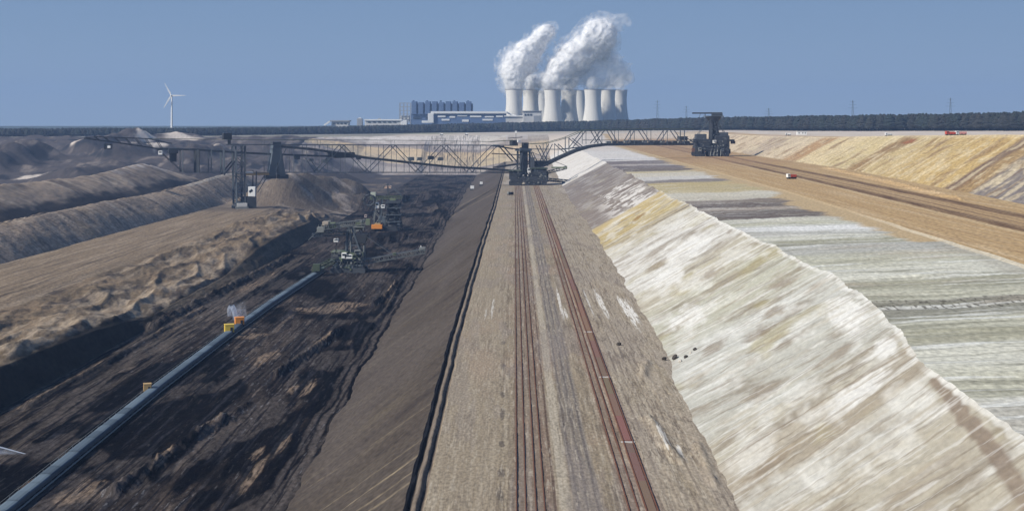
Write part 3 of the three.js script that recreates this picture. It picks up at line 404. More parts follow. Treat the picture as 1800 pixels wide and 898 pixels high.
// ---------------------------------------------------------------- forests
const px = (x, y, d) => [(x - CX) * d / FOCAL, EYE - (y - CY) * d / FOCAL, -d];
const stand = (x, d) => [x, groundAt(x, d), -d];
{
  const crown = (() => {
    const gs = [], s = [];
    for (let i = 0; i < 9; i++) { const q = i / 8, g = new THREE.IcosahedronGeometry(1, 0); const r = 0.24 * Math.sqrt(1.04 - q * q * 0.96); g.scale(r * rr(0.8, 1.2), 0.13, r * rr(0.8, 1.2)); g.rotateY(rr(0, 6)); g.translate(rr(-0.07, 0.07) * (1 - q), 0.3 + q * 0.62, rr(-0.07, 0.07) * (1 - q)); gs.push(g); }
    const tr = new THREE.CylinderGeometry(0.012, 0.02, 0.5, 5).toNonIndexed(); tr.translate(0, 0.25, 0); gs.push(tr);
    return mergeGeometries(gs);
  })();
  const leaf = mat(1, 1, 1, 1);
  const edge = tab([[-400, 2700], [0, 2750], [350, 2850], [520, 3150], [700, 3300], [1000, 3350], [1100, 3150], [1250, 2750], [1500, 2300], [1800, 2000], [2200, 1900]]);
  const tall = tab([[-400, 17], [500, 17], [800, 22], [1000, 25], [1250, 26], [1800, 28]]);
  const wood = (name, label, x0, x1, rows, gap) => {
    const list = [];
    for (let r = 0; r < rows; r++) for (let q = x0; q < x1;) {
      const d0 = edge(q) + 22 * n2(q * 0.02, 1), d = d0 + r * gap * (1 + r * 0.03) + rr(-4, 4), x = (q - CX) * d0 / FOCAL * (1 + (d - d0) / d0 * 0.8) + rr(-4, 4);
      q += (gap * 0.62 * rr(0.7, 1.5)) * FOCAL / d;
      if (n2(x * 0.012, d * 0.012) < -0.62) continue;
      list.push([x, d, tall(q) * (0.93 + 0.09 * n2(x * 0.02, d * 0.01)) * rr(0.86, 1.05)]);
    }
    const m = new THREE.InstancedMesh(crown, leaf, list.length), e = new THREE.Matrix4(), c = new THREE.Color();
    list.forEach(([x, d, h], i) => {
      e.makeRotationY(rr(0, 6.28)).multiply(new THREE.Matrix4().makeScale(h * rr(1.0, 1.7), h, h * rr(1.0, 1.7))).setPosition(x, groundAt(x, d) - 0.5, -d); m.setMatrixAt(i, e);
      const k = rr(0.7, 1.25); m.setColorAt(i, c.setRGB(0.016 * k * rr(0.8, 1.4), 0.021 * k, 0.017 * k));
    });
    m.name = numbered(name); m.castShadow = m.receiveShadow = true; m.userData = { kind: 'stuff', label, category: 'forest' }; scene.add(m);
  };
  wood('forest', 'dark conifer forest on the far right behind the pale plain', 1110, 2250, 26, 8.5);
  wood('forest', 'low forest belt in front of the cooling towers', 620, 1110, 24, 9);
  wood('forest', 'low dark forest on the left horizon behind the wind turbine', -350, 620, 22, 9);
  // wooded rise far behind on the left
  const pos = [], ix = []; const n = 260;
  for (let i = 0; i <= n; i++) { const q = lerp(-900, 2500, i / n), top = tab([[-900, 222.5], [500, 223], [800, 219], [1100, 214], [1800, 212], [2500, 212]])(q); for (let k = 0; k < 3; k++) { const d = 6800 + k * 260, p = px(q, k === 0 ? 231 : top + 0.5 * n2(q * 0.05, k) + 0.5 * n2(q * 0.31, k + 4), d); pos.push((q - CX) * d / FOCAL, k === 0 ? plainH(0) - 6 : p[1] + k * 2, -d); } if (i < n) for (let k = 0; k < 2; k++) { const a = i * 3 + k, b = a + 3; ix.push(a, b, a + 1, b, b + 1, a + 1); } }
  const g = new THREE.BufferGeometry(); g.setAttribute('position', new THREE.Float32BufferAttribute(pos, 3)); g.setIndex(ix); g.computeVertexNormals();
  const h = new THREE.Mesh(g, mat(0.04, 0.055, 0.03, 1, { side: THREE.DoubleSide })); h.name = 'distant_hills'; h.userData = { kind: 'structure', label: 'low wooded rise along the far horizon' }; scene.add(h);
}

// ---------------------------------------------------------------- power station
const M = {
  concrete: mat(0.5, 0.485, 0.45), concreteDark: mat(0.2, 0.2, 0.2), white: mat(0.8, 0.8, 0.78, 0.6), pale: mat(0.55, 0.54, 0.52), blue: mat(0.085, 0.14, 0.27, 0.7), blueDark: mat(0.025, 0.05, 0.12, 0.7), grey: mat(0.3, 0.31, 0.32), glass: mat(0.02, 0.028, 0.04, 0.15),
  steel: mat(0.048, 0.055, 0.066, 0.65), steelDark: mat(0.022, 0.026, 0.034, 0.7), steelBlue: mat(0.085, 0.105, 0.125, 0.6), steelPale: mat(0.2, 0.21, 0.2, 0.6), green: mat(0.14, 0.17, 0.1, 0.7), greenDark: mat(0.05, 0.07, 0.04, 0.7), rust: mat(0.14, 0.052, 0.026, 0.95), yellow: mat(0.72, 0.5, 0.06, 0.5), orange: mat(0.75, 0.27, 0.035, 0.5), red: mat(0.5, 0.07, 0.035, 0.5), tyre: mat(0.02, 0.02, 0.02), belt: mat(0.05, 0.06, 0.07, 0.6), hood: mat(0.085, 0.12, 0.155, 0.75), tan: mat(0.45, 0.3, 0.13), wood: mat(0.2, 0.15, 0.11),
};
function towerTexture() {
  const W = 512, H = 256, a = new Uint8Array(W * H * 4);
  for (let j = 0; j < H; j++) for (let i = 0; i < W; i++) { const v = 0.66 * (1 + 0.16 * fb(i * 0.15, j * 0.012, 3) + 0.1 * fb(i * 0.02, j * 0.05, 3)) * (j % 26 < 1 ? 0.93 : 1), o = (j * W + i) * 4; a[o] = srgb8(v); a[o + 1] = srgb8(v * 0.97); a[o + 2] = srgb8(v * 0.9); a[o + 3] = 255; }
  const t = new THREE.DataTexture(a, W, H); t.colorSpace = THREE.SRGBColorSpace; t.magFilter = THREE.LinearFilter; t.wrapS = THREE.RepeatWrapping; t.needsUpdate = true; return t;
}
const towerMat = new THREE.MeshStandardMaterial({ map: towerTexture(), roughness: 0.95 });
const TH = 113, rAt = (h) => { const k = (h - 84) / TH; return 21.4 * Math.sqrt(1 + (k < 0 ? 2.75 : 3.2) * k * k); };
const ct = (() => {
  const o = thing('cooling_tower', '', 'cooling tower');
  const pts = []; for (let i = 0; i <= 22; i++) { const h = lerp(8, TH, i / 22); pts.push(new THREE.Vector2(rAt(h), h)); } for (let i = 22; i >= 0; i--) { const h = lerp(8, TH, i / 22); pts.push(new THREE.Vector2(rAt(h) - 0.9, h + (i === 22 ? 0 : 0.01))); } pts.push(pts[0].clone());
  part('shell', new THREE.LatheGeometry(pts, 56), towerMat, o);
  const rim = new THREE.TorusGeometry(rAt(TH) + 0.1, 0.85, 6, 56); rim.rotateX(Math.PI / 2); rim.translate(0, TH + 0.2, 0); part('rim', rim, M.concreteDark, o);
  const legs = []; for (let i = 0; i < 40; i++) { const a = i / 40 * 6.2832, b = (i + (i % 2 ? 1 : -1) * 0.9) / 40 * 6.2832, r0 = rAt(0) + 0.6, r1 = rAt(8) - 0.4; legs.push(beamGeo([Math.cos(a) * r0, 0, Math.sin(a) * r0], [Math.cos(b) * r1, 8.2, Math.sin(b) * r1], 0.9, 0.9)); }
  const lg = part('column_ring', mergeGeometries(legs), M.concrete, o); lg.userData.kind = 'stuff';
  return o;
})();
const TOWERS = [
  [903.5, 3830, 'sunlit cooling tower at the left end of the row'], [971.5, 3830, 'cooling tower under the root of the largest steam plume'], [1042.5, 3760, 'tallest looking cooling tower right of the steam, fully lit'],
  [933, 3960, 'second cooling tower from the left, partly behind the first'], [1000, 4010, 'cooling tower half hidden on the right of the steaming middle tower'], [1068, 4010, 'shaded cooling tower just right of the tallest looking one'], [1089, 4080, 'rightmost cooling tower, bluish in shade'],
  [953, 4200, 'sliver of a pale cooling tower between the second and middle towers'], [1019, 4220, 'narrow cooling tower sliver left of the tallest looking one'],
];
const base = 36;
TOWERS.forEach(([x, d, label], i) => { const o = i ? ct.clone() : ct; if (i) { o.name = numbered('cooling_tower'); scene.add(o); } o.position.set((x - CX) * d / FOCAL, base + (d - 3830) * 0.017, -d); o.userData = { label, category: 'cooling tower', group: 'cooling towers of the power station' }; });

function block(o, x0, x1, y0, y1, d, depth, name, material) {     // a building volume given by its front in the view and its depth
  const a = px(x0, y1, d), b = px(x1, y0, d), w = b[0] - a[0]; return box(name, [w, b[1] - a[1], depth], [(a[0] + b[0]) / 2 - o.position.x, (a[1] + b[1]) / 2 - o.position.y, -d - depth / 2 - o.position.z], material, o);
}
{
  const D = 4050, o = thing('boiler_house', 'tall dark blue boiler house with a row of upright blocks', 'power station', [px(770, 0, D)[0], 30, -D]);
  block(o, 722, 831, 199, 224, D, 60, 'wall', M.blue);
  for (let i = 0; i < 9; i++) { const x = 723 + i * 12; const b = block(o, x, x + 8.6, 178 + (i % 3 === 1 ? 1.5 : 0), 201, D - 6, 60, 'boiler_tower', M.blue); block(o, x + 8.9, x + 11.6, 182, 200.5, D + 8, 40, 'gap_wall', M.blueDark); if (i % 2 === 0) block(o, x + 2, x + 5, 176.5, 179, D + 10, 12, 'roof_vent', M.blueDark); }
  for (let i = 0; i < 5; i++) block(o, 726 + i * 22, 740 + i * 22, 205, 209, D - 1.5, 1, 'window', M.glass);
}
{
  const D = 4050, o = thing('scaffold_tower', 'pale open framework standing left of the boiler house', 'framework', [px(711, 0, D)[0], 30, -D]);
  const lv = [181, 187.5, 194, 200.5, 207, 216], xs = [702, 708.5, 715, 721];
  for (const z of [0, 30]) { for (const x of xs) { const a = px(x, 222, D), b = px(x, 181, D); beam('post', [a[0] - o.position.x, a[1] - 30, -z], [b[0] - o.position.x, b[1] - 30, -z], 1.6, 1.6, M.grey, o); } for (const y of lv) { const a = px(702, y, D), b = px(721, y, D); beam('cross_beam', [a[0] - o.position.x, a[1] - 30, -z], [b[0] - o.position.x, b[1] - 30, -z], 1.4, 1.4, M.grey, o); } }
  block(o, 704, 720, 203, 214, D + 4, 18, 'wall', M.pale);
}
{
  const D = 3720, o = thing('turbine_hall', 'long white hall with a bent white roof edge in front of the boiler house', 'power station', [px(830, 0, D)[0], 30, -D]);
  block(o, 759, 890, 199.5, 222, D, 60, 'wall', M.blue); block(o, 757, 892, 195.6, 199.6, D - 5, 68, 'roof', M.white); block(o, 752, 762, 199, 216, D - 6, 12, 'end_wall', M.white); block(o, 741, 753, 212, 216, D - 6, 10, 'ramp', M.white);
  const a = px(890, 197.5, D), b = px(909, 205, D); beam('sloped_roof', [a[0] - o.position.x, a[1] - 30, -20], [b[0] - o.position.x, b[1] - 30, -20], 34, 4.2, M.white, o); block(o, 888, 922, 204, 222, D, 40, 'annex_wall', M.pale); block(o, 886, 923, 203, 205, D - 3, 45, 'annex_roof', M.white);
  for (const [x0, x1, y0, y1] of [[769, 783, 203, 206], [790, 800, 204, 207], [804, 821, 202, 204.5], [826, 846, 203, 206], [852, 868, 204, 206.5], [872, 884, 203, 206], [776, 790, 209, 212], [812, 824, 210, 214], [848, 866, 209, 212]]) block(o, x0, x1, y0, y1, D - 1.5, 1.2, 'window', M.white);
}
{
  const D = 3800, o = thing('coal_bunker', 'long low white building left of the framework', 'industrial building', [px(670, 0, D)[0], 30, -D]);
  block(o, 641, 704, 211, 224, D, 40, 'wall', M.pale); block(o, 640, 706, 209.6, 212, D - 3, 46, 'roof', M.white); block(o, 627, 636, 208, 222, D, 20, 'tower_wall', M.grey); block(o, 630, 634, 206.5, 208, D + 6, 8, 'tower_cap', M.white); block(o, 664, 669, 208, 209.5, D + 6, 8, 'roof_vent', M.grey); for (let i = 0; i < 6; i++) block(o, 646 + i * 9, 651 + i * 9, 213.6, 215.6, D - 1, 0.8, 'window', M.glass); block(o, 704, 715, 211, 222, D - 2, 30, 'side_wall', M.white);
  const p = thing('storage_hall', 'low pale grey hall at the left end of the power station', 'industrial building', [px(594, 0, D)[0], 30, -D]);
  block(p, 582, 612, 213.5, 226, D, 40, 'wall', M.pale); block(p, 579.5, 613.5, 211.2, 213.6, D - 3, 46, 'roof', M.grey); const a = px(570, 220, D), b = px(580, 213, D); beam('chute', [a[0] - p.position.x, a[1] - 30, 6], [b[0] - p.position.x, b[1] - 30, 6], 9, 4, M.white, p); for (let i = 0; i < 4; i++) block(p, 585 + i * 6.5, 589 + i * 6.5, 216, 218, D - 1, 0.8, 'window', M.glass);
  const E = 3700, q = thing('pump_house', 'grey block building between the second and middle cooling towers', 'industrial building', [px(935, 0, E)[0], 30, -E]);
  block(q, 919, 952, 196, 224, E, 30, 'wall', M.pale); block(q, 918, 953, 194.6, 196.2, E - 2, 34, 'roof', M.concreteDark); block(q, 938, 951, 203, 224, E - 8, 8, 'front_wall', M.grey); for (let i = 0; i < 3; i++) block(q, 922 + i * 5, 925 + i * 5, 200, 203, E - 1, 0.8, 'window', M.glass);
}
// ---------------------------------------------------------------- steam
function steam(name, label, lobes, cell, extra) {
  const lo = [1e9, 1e9, 1e9], hi = [-1e9, -1e9, -1e9];
  for (const [x, y, z, r] of lobes) [x, y, z].forEach((v, i) => { lo[i] = Math.min(lo[i], v - r * 1.7); hi[i] = Math.max(hi[i], v + r * 1.7); });
  const side = Math.max(...lo.map((v, i) => hi[i] - v)), n = Math.min(110, Math.round(side / cell)), half = side / 2, c = lo.map((v, i) => (v + hi[i]) / 2);
  const field = new Float32Array(n * n * n).fill(-1);
  for (let k = 0; k < n; k++) for (let j = 0; j < n; j++) {
    const y = c[1] + (j - n / 2) / (n / 2) * half, z = c[2] + (k - n / 2) / (n / 2) * half; if (y < lo[1] || y > hi[1] || z < lo[2] || z > hi[2]) continue;
    for (let i = 0; i < n; i++) {
      const x = c[0] + (i - n / 2) / (n / 2) * half; if (x < lo[0] || x > hi[0]) continue;
      let s = 0, q = 9; for (const [a, b, e, r] of lobes) { const v = Math.hypot(x - a, (y - b), z - e) / r; if (v < q) q = v; if (v < 1.8) s += Math.exp(-2.2 * v * v); }
      if (q > 1.75) continue;
      const puff = 1 - Math.abs(fb3(x * 0.03, y * 0.03, z * 0.03, 3)) * 2.2, f = fb3(x * 0.055, y * 0.055, z * 0.055, 3);
      field[k * n * n + j * n + i] = s - 0.27 + 0.2 * (puff - 0.55) + 0.2 * f;
    }
  }
  const o = thing(name, label, 'steam', [c[0], c[1], c[2]]);
  const shell = (level, opacity, kind) => {
    const mc = new MarchingCubes(n, new THREE.MeshBasicMaterial(), false, false, 260000); for (let i = 0; i < field.length; i++) mc.field[i] = field[i] - level; mc.isolation = 0; mc.update();
    const g = new THREE.BufferGeometry(), m = mc.count; g.setAttribute('position', new THREE.BufferAttribute(mc.positionArray.slice(0, m * 3), 3)); g.setAttribute('normal', new THREE.BufferAttribute(mc.normalArray.slice(0, m * 3), 3)); g.scale(half, half, half);
    const mt = new THREE.MeshPhysicalMaterial({ color: new THREE.Color().setRGB(0.99, 0.99, 0.99), roughness: 1, transmission: 0.2, thickness: 0, side: THREE.DoubleSide }); if (opacity < 1) { mt.transparent = true; mt.opacity = opacity; mt.depthWrite = false; }
    part(kind, g, mt, o);
  };
  for (const [l, op] of extra) shell(l, op, op === 1 ? 'dense_steam' : 'thin_steam');
}
const puff = (x, y, d, r) => { const p = px(x, y, d); return [p[0], p[1], p[2], 1.34 * r * d / FOCAL]; };
{
  const D = 3850;
  steam('steam_plume', 'white steam plume leaning right from the two leftmost cooling towers', [puff(904, 150, D, 12), puff(903, 140, D, 14), puff(902, 128, D, 15), puff(903, 114, D + 8, 16), puff(912, 103, D, 15), puff(924, 97, D, 14), puff(933, 88, D + 5, 13), puff(942, 76, D, 12), puff(926, 118, D + 10, 12), puff(932, 150, D + 110, 9), puff(936, 140, D + 100, 9), puff(920, 84, D, 9), puff(955, 64, D, 11), puff(966, 54, D, 9), puff(958, 52, D, 7), puff(948, 62, D, 9), puff(918, 112, D, 14), puff(936, 104, D + 10, 10), puff(946, 88, D + 10, 9)], 2.6, [[-0.19, 0.09], [-0.11, 0.2], [-0.03, 0.42], [0.04, 1]]);
  steam('steam_plume', 'largest white steam plume rising from the middle cooling towers', [puff(971, 150, D, 13), puff(972, 138, D, 15), puff(982, 127, D, 15), puff(960, 140, D + 20, 10), puff(948, 146, D + 60, 8), puff(992, 116, D, 16), puff(978, 116, D + 10, 13), puff(1003, 104, D, 16), puff(1014, 92, D, 16), puff(1000, 92, D + 10, 13), puff(1026, 84, D, 15), puff(1036, 72, D, 16), puff(1046, 60, D, 16), puff(1058, 52, D, 15), puff(1062, 64, D, 14), puff(1068, 76, D + 10, 11), puff(1000, 148, D + 150, 10), puff(1008, 138, D + 150, 10), puff(1024, 112, D + 40, 14), puff(1030, 98, D + 30, 12), puff(1040, 92, D + 20, 10), puff(1056, 66, D + 10, 17), puff(1048, 82, D + 15, 15), puff(1060, 92, D + 30, 12), puff(1020, 104, D + 10, 14), puff(1044, 50, D, 11), puff(1072, 58, D, 11), puff(1010, 122, D + 30, 13), puff(992, 136, D + 40, 12)], 2.7, [[-0.19, 0.09], [-0.11, 0.2], [-0.03, 0.42], [0.04, 1]]);
  steam('steam_plume', 'thin grey steam drifting above the cooling towers on the right', [puff(1043, 148, D, 11), puff(1040, 136, D + 60, 14), puff(1052, 126, D + 80, 15), puff(1068, 134, D + 100, 13), puff(1084, 138, D + 140, 12), puff(1100, 130, D + 140, 9), puff(1062, 112, D + 70, 14), puff(1050, 104, D + 50, 12), puff(1076, 120, D + 100, 13), puff(1092, 122, D + 120, 11), puff(1066, 98, D + 70, 13), puff(1078, 104, D + 90, 11), puff(1106, 136, D + 150, 8), puff(1056, 142, D + 60, 12), puff(1030, 140, D + 80, 10), puff(1090, 146, D + 200, 9), puff(1070, 148, D + 150, 9)], 3.2, [[-0.1, 0.2], [0.05, 0.22], [0.25, 0.3]]);
  steam('steam_plume', 'faint wisp of steam at the top right of the plumes', [puff(1078, 40, D, 8), puff(1088, 34, D, 8), puff(1097, 33, D, 7), puff(1070, 44, D, 7), puff(1084, 48, D, 8), puff(1104, 40, D, 5)], 2.4, [[-0.12, 0.12], [0.05, 0.12]]);
}
// ---------------------------------------------------------------- wind turbine
{
  const d = 3250, p = px(301, 240, d), o = thing('wind_turbine', 'white three bladed wind turbine on the left horizon', 'wind turbine', p), hub = (240 - 169) * d / FOCAL;
  const t = new THREE.CylinderGeometry(1.5, 2.9, hub, 20); t.translate(0, hub / 2, 0); part('tower', t, M.white, o);
  box('nacelle', [3.6, 3.8, 10], [0, hub + 1.5, -1], M.white, o); const h = new THREE.SphereGeometry(2.0, 16, 10); h.scale(1, 1, 1.5); h.translate(0, hub + 1.5, 5); part('hub', h, M.white, o);
  const s = new THREE.Shape(); s.moveTo(-0.9, 0); s.lineTo(-1.5, 7); s.quadraticCurveTo(-0.9, 20, -0.25, 33); s.lineTo(0.3, 33); s.quadraticCurveTo(1.1, 16, 1.9, 7); s.lineTo(0.9, 0); const bl = new THREE.ExtrudeGeometry(s, { depth: 0.5, bevelEnabled: true, bevelSize: 0.15, bevelThickness: 0.2, bevelSegments: 1 });
  for (const a of [-90, 28, 149]) { const b = part('blade', bl, M.white, o); b.position.set(0, hub + 1.5, 5.2); b.rotation.z = a * Math.PI / 180; }
}
// ---------------------------------------------------------------- pylons in the haze above the forest
[[1156, 176, 3600, 'faint lattice pylon between the cooling towers and the tall excavator'], [1207, 186, 3500, 'faint lattice pylon behind the end of the conveyor bridge'], [1352, 190, 3000, 'faint lattice pylon above the forest right of the tall excavator'], [1500, 176, 2950, 'faint lattice pylon above the forest over the ochre slope'], [1672, 172, 2900, 'faint lattice pylon above the forest over the red machine']].forEach(([x, y, d, label]) => {
  const p = px(x, 0, d); p[1] = groundAt(p[0], d); const H = px(x, y, d)[1] - p[1], o = thing('pylon', label, 'pylon', p, 0, 'electricity pylons above the forest'), w = 3.4;
  for (const sx of [-1, 1]) for (const sz of [-1, 1]) beam('leg', [sx * w, 0, sz * w], [sx * 0.5, H, sz * 0.5], 0.26, 0.26, M.steelBlue, o);
  for (const k of [0.72, 0.84, 0.95]) beam('cross_arm', [-(1 - k) * 18 - 5, H * k, 0], [(1 - k) * 18 + 5, H * k, 0], 0.3, 0.35, M.steelBlue, o);
  const br = []; for (let i = 0; i < 7; i++) { const a = i / 7, b = (i + 1) / 7, wa = lerp(w, 0.5, a), wb = lerp(w, 0.5, b); for (const sz of [-1, 1]) { br.push(beamGeo([-wa, H * a, sz * wa], [wb, H * b, sz * wb], 0.14, 0.14), beamGeo([wa, H * a, sz * wa], [-wb, H * b, sz * wb], 0.14, 0.14)); } } part('bracing', mergeGeometries(br), M.steelBlue, o).userData.kind = 'stuff';
});

// ---------------------------------------------------------------- rail tracks on the bench
function track(name, label, rails, d0, d1, bed) {
  const c = (rails[0] + rails[rails.length - 1]) / 2, o = thing(name, label, 'rail track', [c, 0, -d0]);
  const h = (d) => groundAt(c, d);
  for (const r of rails) {
    const gs = []; for (let d = d0; d < d1;) { const e = Math.min(d1, d * 1.05 + 4); gs.push(beamGeo([r - c, groundAt(r, d) + 0.1, -(d - d0)], [r - c, groundAt(r, e) + 0.1, -(e - d0)], 0.16, 0.2)); d = e; }
    part('rail', mergeGeometries(gs), M.rust, o);
  }
  if (bed) { const sl = []; for (let d = d0; d < 620; d += 0.75) sl.push(boxGeo(bed, 0.12, 0.24, 0, h(d) - 0.03, -(d - d0))); part('sleepers', mergeGeometries(sl), M.wood, o).userData.kind = 'stuff'; }
  return o;
}
track('rail_track', 'leftmost rust brown rail track on the bench', [0.26, 1.7], 110, 1320, 2.3);
track('rail_track', 'second rust brown rail track on the bench, right of the leftmost', [3.3, 4.65], 110, 1320, 2.3);
track('rail_track', 'narrow rail track just left of the broad rust red strip', [17.7, 19.15], 110, 1330, 2.2);
{
  const segs = [[110, 262], [264.5, 329], [332, 399], [404, 1000]], o = thing('rusty_track', 'broad rust red strip of rails along the right side of the bench', 'rail track', [21.2, 0, -110]);
  for (const [a, b] of segs) for (let d = a; d < b;) { const e = Math.min(b, d * 1.06 + 6), g = beamGeo([0, groundAt(21.2, d) + 0.05, -(d - 110)], [0, groundAt(21.2, e) + 0.05, -(e - 110)], 1.35, 0.22); const m = part('rusty_plate', g, new THREE.MeshStandardMaterial({ color: new THREE.Color().setRGB(0.19 * rr(0.8, 1.2), 0.112 * rr(0.8, 1.2), 0.075), roughness: 0.95 }), o); d = e; }
  for (const r of [-0.85, 0.9]) { const gs = []; for (let d = 110; d < 1320;) { const e = Math.min(1320, d * 1.05 + 4); gs.push(beamGeo([r, groundAt(21.2 + r, d) + 0.13, -(d - 110)], [r, groundAt(21.2 + r, e) + 0.13, -(e - 110)], 0.17, 0.3)); d = e; } part('rail', mergeGeometries(gs), M.rust, o); }
  for (const d of [263.2, 330.5, 401.5]) box('crossing_plate', [2.6, 0.3, 0.5], [0, groundAt(21.2, d), -(d - 110)], M.pale, o);
}
// ---------------------------------------------------------------- the long belt conveyor on the coal floor
{
  const cx = tab([[90, -108], [308, -110.3], [443, -113.2], [568, -113.8], [650, -113.4], [808, -109.8]]), d0 = 110, d1 = 806, o = thing('belt_conveyor', 'long blue grey belt conveyor crossing the coal floor to the excavator', 'conveyor', [cx(d0), -25, -d0]);
  const strip = (profile) => { const pos = [], ix = [], n = profile.length, ds = []; for (let d = d0; d <= d1; d *= 1.008) ds.push(d); ds.forEach((d, j) => profile.forEach(([a, b], c) => { pos.push(cx(d) + a - cx(d0), b + groundAt(cx(d), d) + 25, -(d - d0)); if (j < ds.length - 1) { const p = j * n + c, q = j * n + (c + 1) % n; ix.push(p, q, p + n, q, q + n, p + n); } })); const g = new THREE.BufferGeometry(); g.setAttribute('position', new THREE.Float32BufferAttribute(pos, 3)); g.setIndex(ix); const f = g.toNonIndexed(); f.computeVertexNormals(); return f; };
  part('belt', strip([[-1.1, 1.6], [-0.6, 1.3], [0.5, 1.3], [1.0, 1.6], [1.0, 1.54], [0.5, 1.24], [-0.6, 1.24], [-1.1, 1.54]]), M.belt, o);
  part('frame', strip([[-1.6, 0.7], [-1.6, 1.6], [-1.4, 1.6], [-1.4, 0.7]]), M.steelBlue, o); part('frame', strip([[1.15, 0.7], [1.15, 1.6], [1.35, 1.6], [1.35, 0.7]]), M.steelBlue, o);
  { const prof = [[-1.7, 1.75], [-1.5, 2.0], [-0.8, 2.15], [0.5, 2.15], [1.15, 2.0], [1.4, 1.7], [1.32, 1.66], [1.1, 1.93], [0.5, 2.07], [-0.8, 2.07], [-1.44, 1.93], [-1.62, 1.7]], hoods = [0, 1, 2, 3].map((k) => mat(0.06 * (1 + k * 0.3), 0.085 * (1 + k * 0.27), 0.11 * (1 + k * 0.24), 0.8));
    let n = 0; for (let a = d0; a < d1 - 1; n++) { const b = Math.min(d1, a + 7.4), pos = [], m = prof.length, lift = rr(-0.05, 0.07), sk = rr(-0.05, 0.05), ix = []; [a, b].forEach((d) => prof.forEach(([p, q]) => pos.push(cx(d) + p + sk - cx(d0), q + lift + groundAt(cx(d), d) + 25, -(d - d0)))); for (let c = 0; c < m; c++) { const e = (c + 1) % m; ix.push(c, e, m + c, e, m + e, m + c); } const g = new THREE.BufferGeometry(); g.setAttribute('position', new THREE.Float32BufferAttribute(pos, 3)); g.setIndex(ix); const f = g.toNonIndexed(); f.computeVertexNormals(); part('cover_panel', f, hoods[Math.floor(rnd() * 4)], o); a = b + 0.25; } }
  part('walkway', strip([[-2.6, 0.8], [-2.6, 0.9], [-1.65, 0.9], [-1.65, 0.8]]), M.steelBlue, o); part('handrail', strip([[-2.6, 1.75], [-2.6, 1.83], [-2.54, 1.83], [-2.54, 1.75]]), M.steelPale, o);
  part('pipe', strip([0, 1, 2, 3, 4, 5].map((k) => [1.9 + 0.2 * Math.cos(k * 1.047), 0.5 + 0.2 * Math.sin(-k * 1.047)])), M.steelPale, o);
  const lg = []; for (let d = d0; d < d1; d += 6) { const x = cx(d) - cx(d0), y = groundAt(cx(d), d) + 25; for (const s of [-1.5, 1.25, -2.55]) lg.push(boxGeo(0.2, 1.7, 0.3, x + s, y + 0.7, -(d - d0))); lg.push(boxGeo(4.2, 0.3, 0.6, x - 0.3, y + 0.1, -(d - d0))); } part('supports', mergeGeometries(lg), M.steel, o).userData.kind = 'stuff';
}
// ---------------------------------------------------------------- machines: shared pieces
function crawler(o, x, y, z, l, w, h, turn = 0, m = M.steelDark) {
  const s = new THREE.Shape(); s.moveTo(-l / 2 + h * 0.4, 0); s.lineTo(l / 2 - h * 0.4, 0); s.quadraticCurveTo(l / 2, 0, l / 2, h * 0.5); s.quadraticCurveTo(l / 2, h, l / 2 - h * 0.5, h); s.lineTo(-l / 2 + h * 0.5, h); s.quadraticCurveTo(-l / 2, h, -l / 2, h * 0.5); s.quadraticCurveTo(-l / 2, 0, -l / 2 + h * 0.4, 0);
  const g = new THREE.ExtrudeGeometry(s, { depth: w, bevelEnabled: true, bevelSize: 0.08, bevelThickness: 0.08, bevelSegments: 1, curveSegments: 4 }); g.translate(0, 0, -w / 2); const c = part('crawler', g, m, o); c.position.set(x, y, z); c.rotation.y = turn; return c;
}
function truss(name, o, A, B, depth, width, n, m, t = 0.5, parts = true) {   // a four chord lattice girder from A to B, hanging below them
  const g = new THREE.Group(); g.name = name; o.add(g); const a = new THREE.Vector3(...A), b = new THREE.Vector3(...B), u = b.clone().sub(a), s = new THREE.Vector3(-u.z, 0, u.x).normalize().multiplyScalar(width / 2), at = (k, i, low) => a.clone().addScaledVector(u, k).addScaledVector(s, i).add(new THREE.Vector3(0, low ? -depth : 0, 0)).toArray();
  for (const i of [-1, 1]) for (const low of [0, 1]) beam('chord', at(0, i, low), at(1, i, low), t * 1.3, t * 1.3, m, g);
  const br = []; for (let k = 0; k <= n; k++) { const q = k / n; for (const i of [-1, 1]) { beam('strut', at(q, i, 0), at(q, i, 1), t * 0.8, t * 0.8, m, g); if (k < n) beam('diagonal', at(q, i, k % 2), at((k + 1) / n, i, (k + 1) % 2), t * 0.7, t * 0.7, m, g); } br.push(beamGeo(at(q, -1, 0), at(q, 1, 0), t * 0.7, t * 0.7), beamGeo(at(q, -1, 1), at(q, 1, 1), t * 0.7, t * 0.7)); }
  part('cross_beams', mergeGeometries(br), m, g).userData.kind = 'stuff'; return g;
}
function cabin(o, x, y, z, w, h, l, m, name = 'cabin') { const b = box(name, [w, h, l], [x, y + h / 2, z], m, o); const g = part('window', UNIT, M.glass, b); g.scale.set(w * 0.7, h * 0.32, 0.1); g.position.set(0, h * 0.16, l / 2 + 0.04); return b; }
function rails2(o, pts, m) { for (let i = 1; i < pts.length; i++) beam('handrail', pts[i - 1], pts[i], 0.18, 0.18, m, o); }

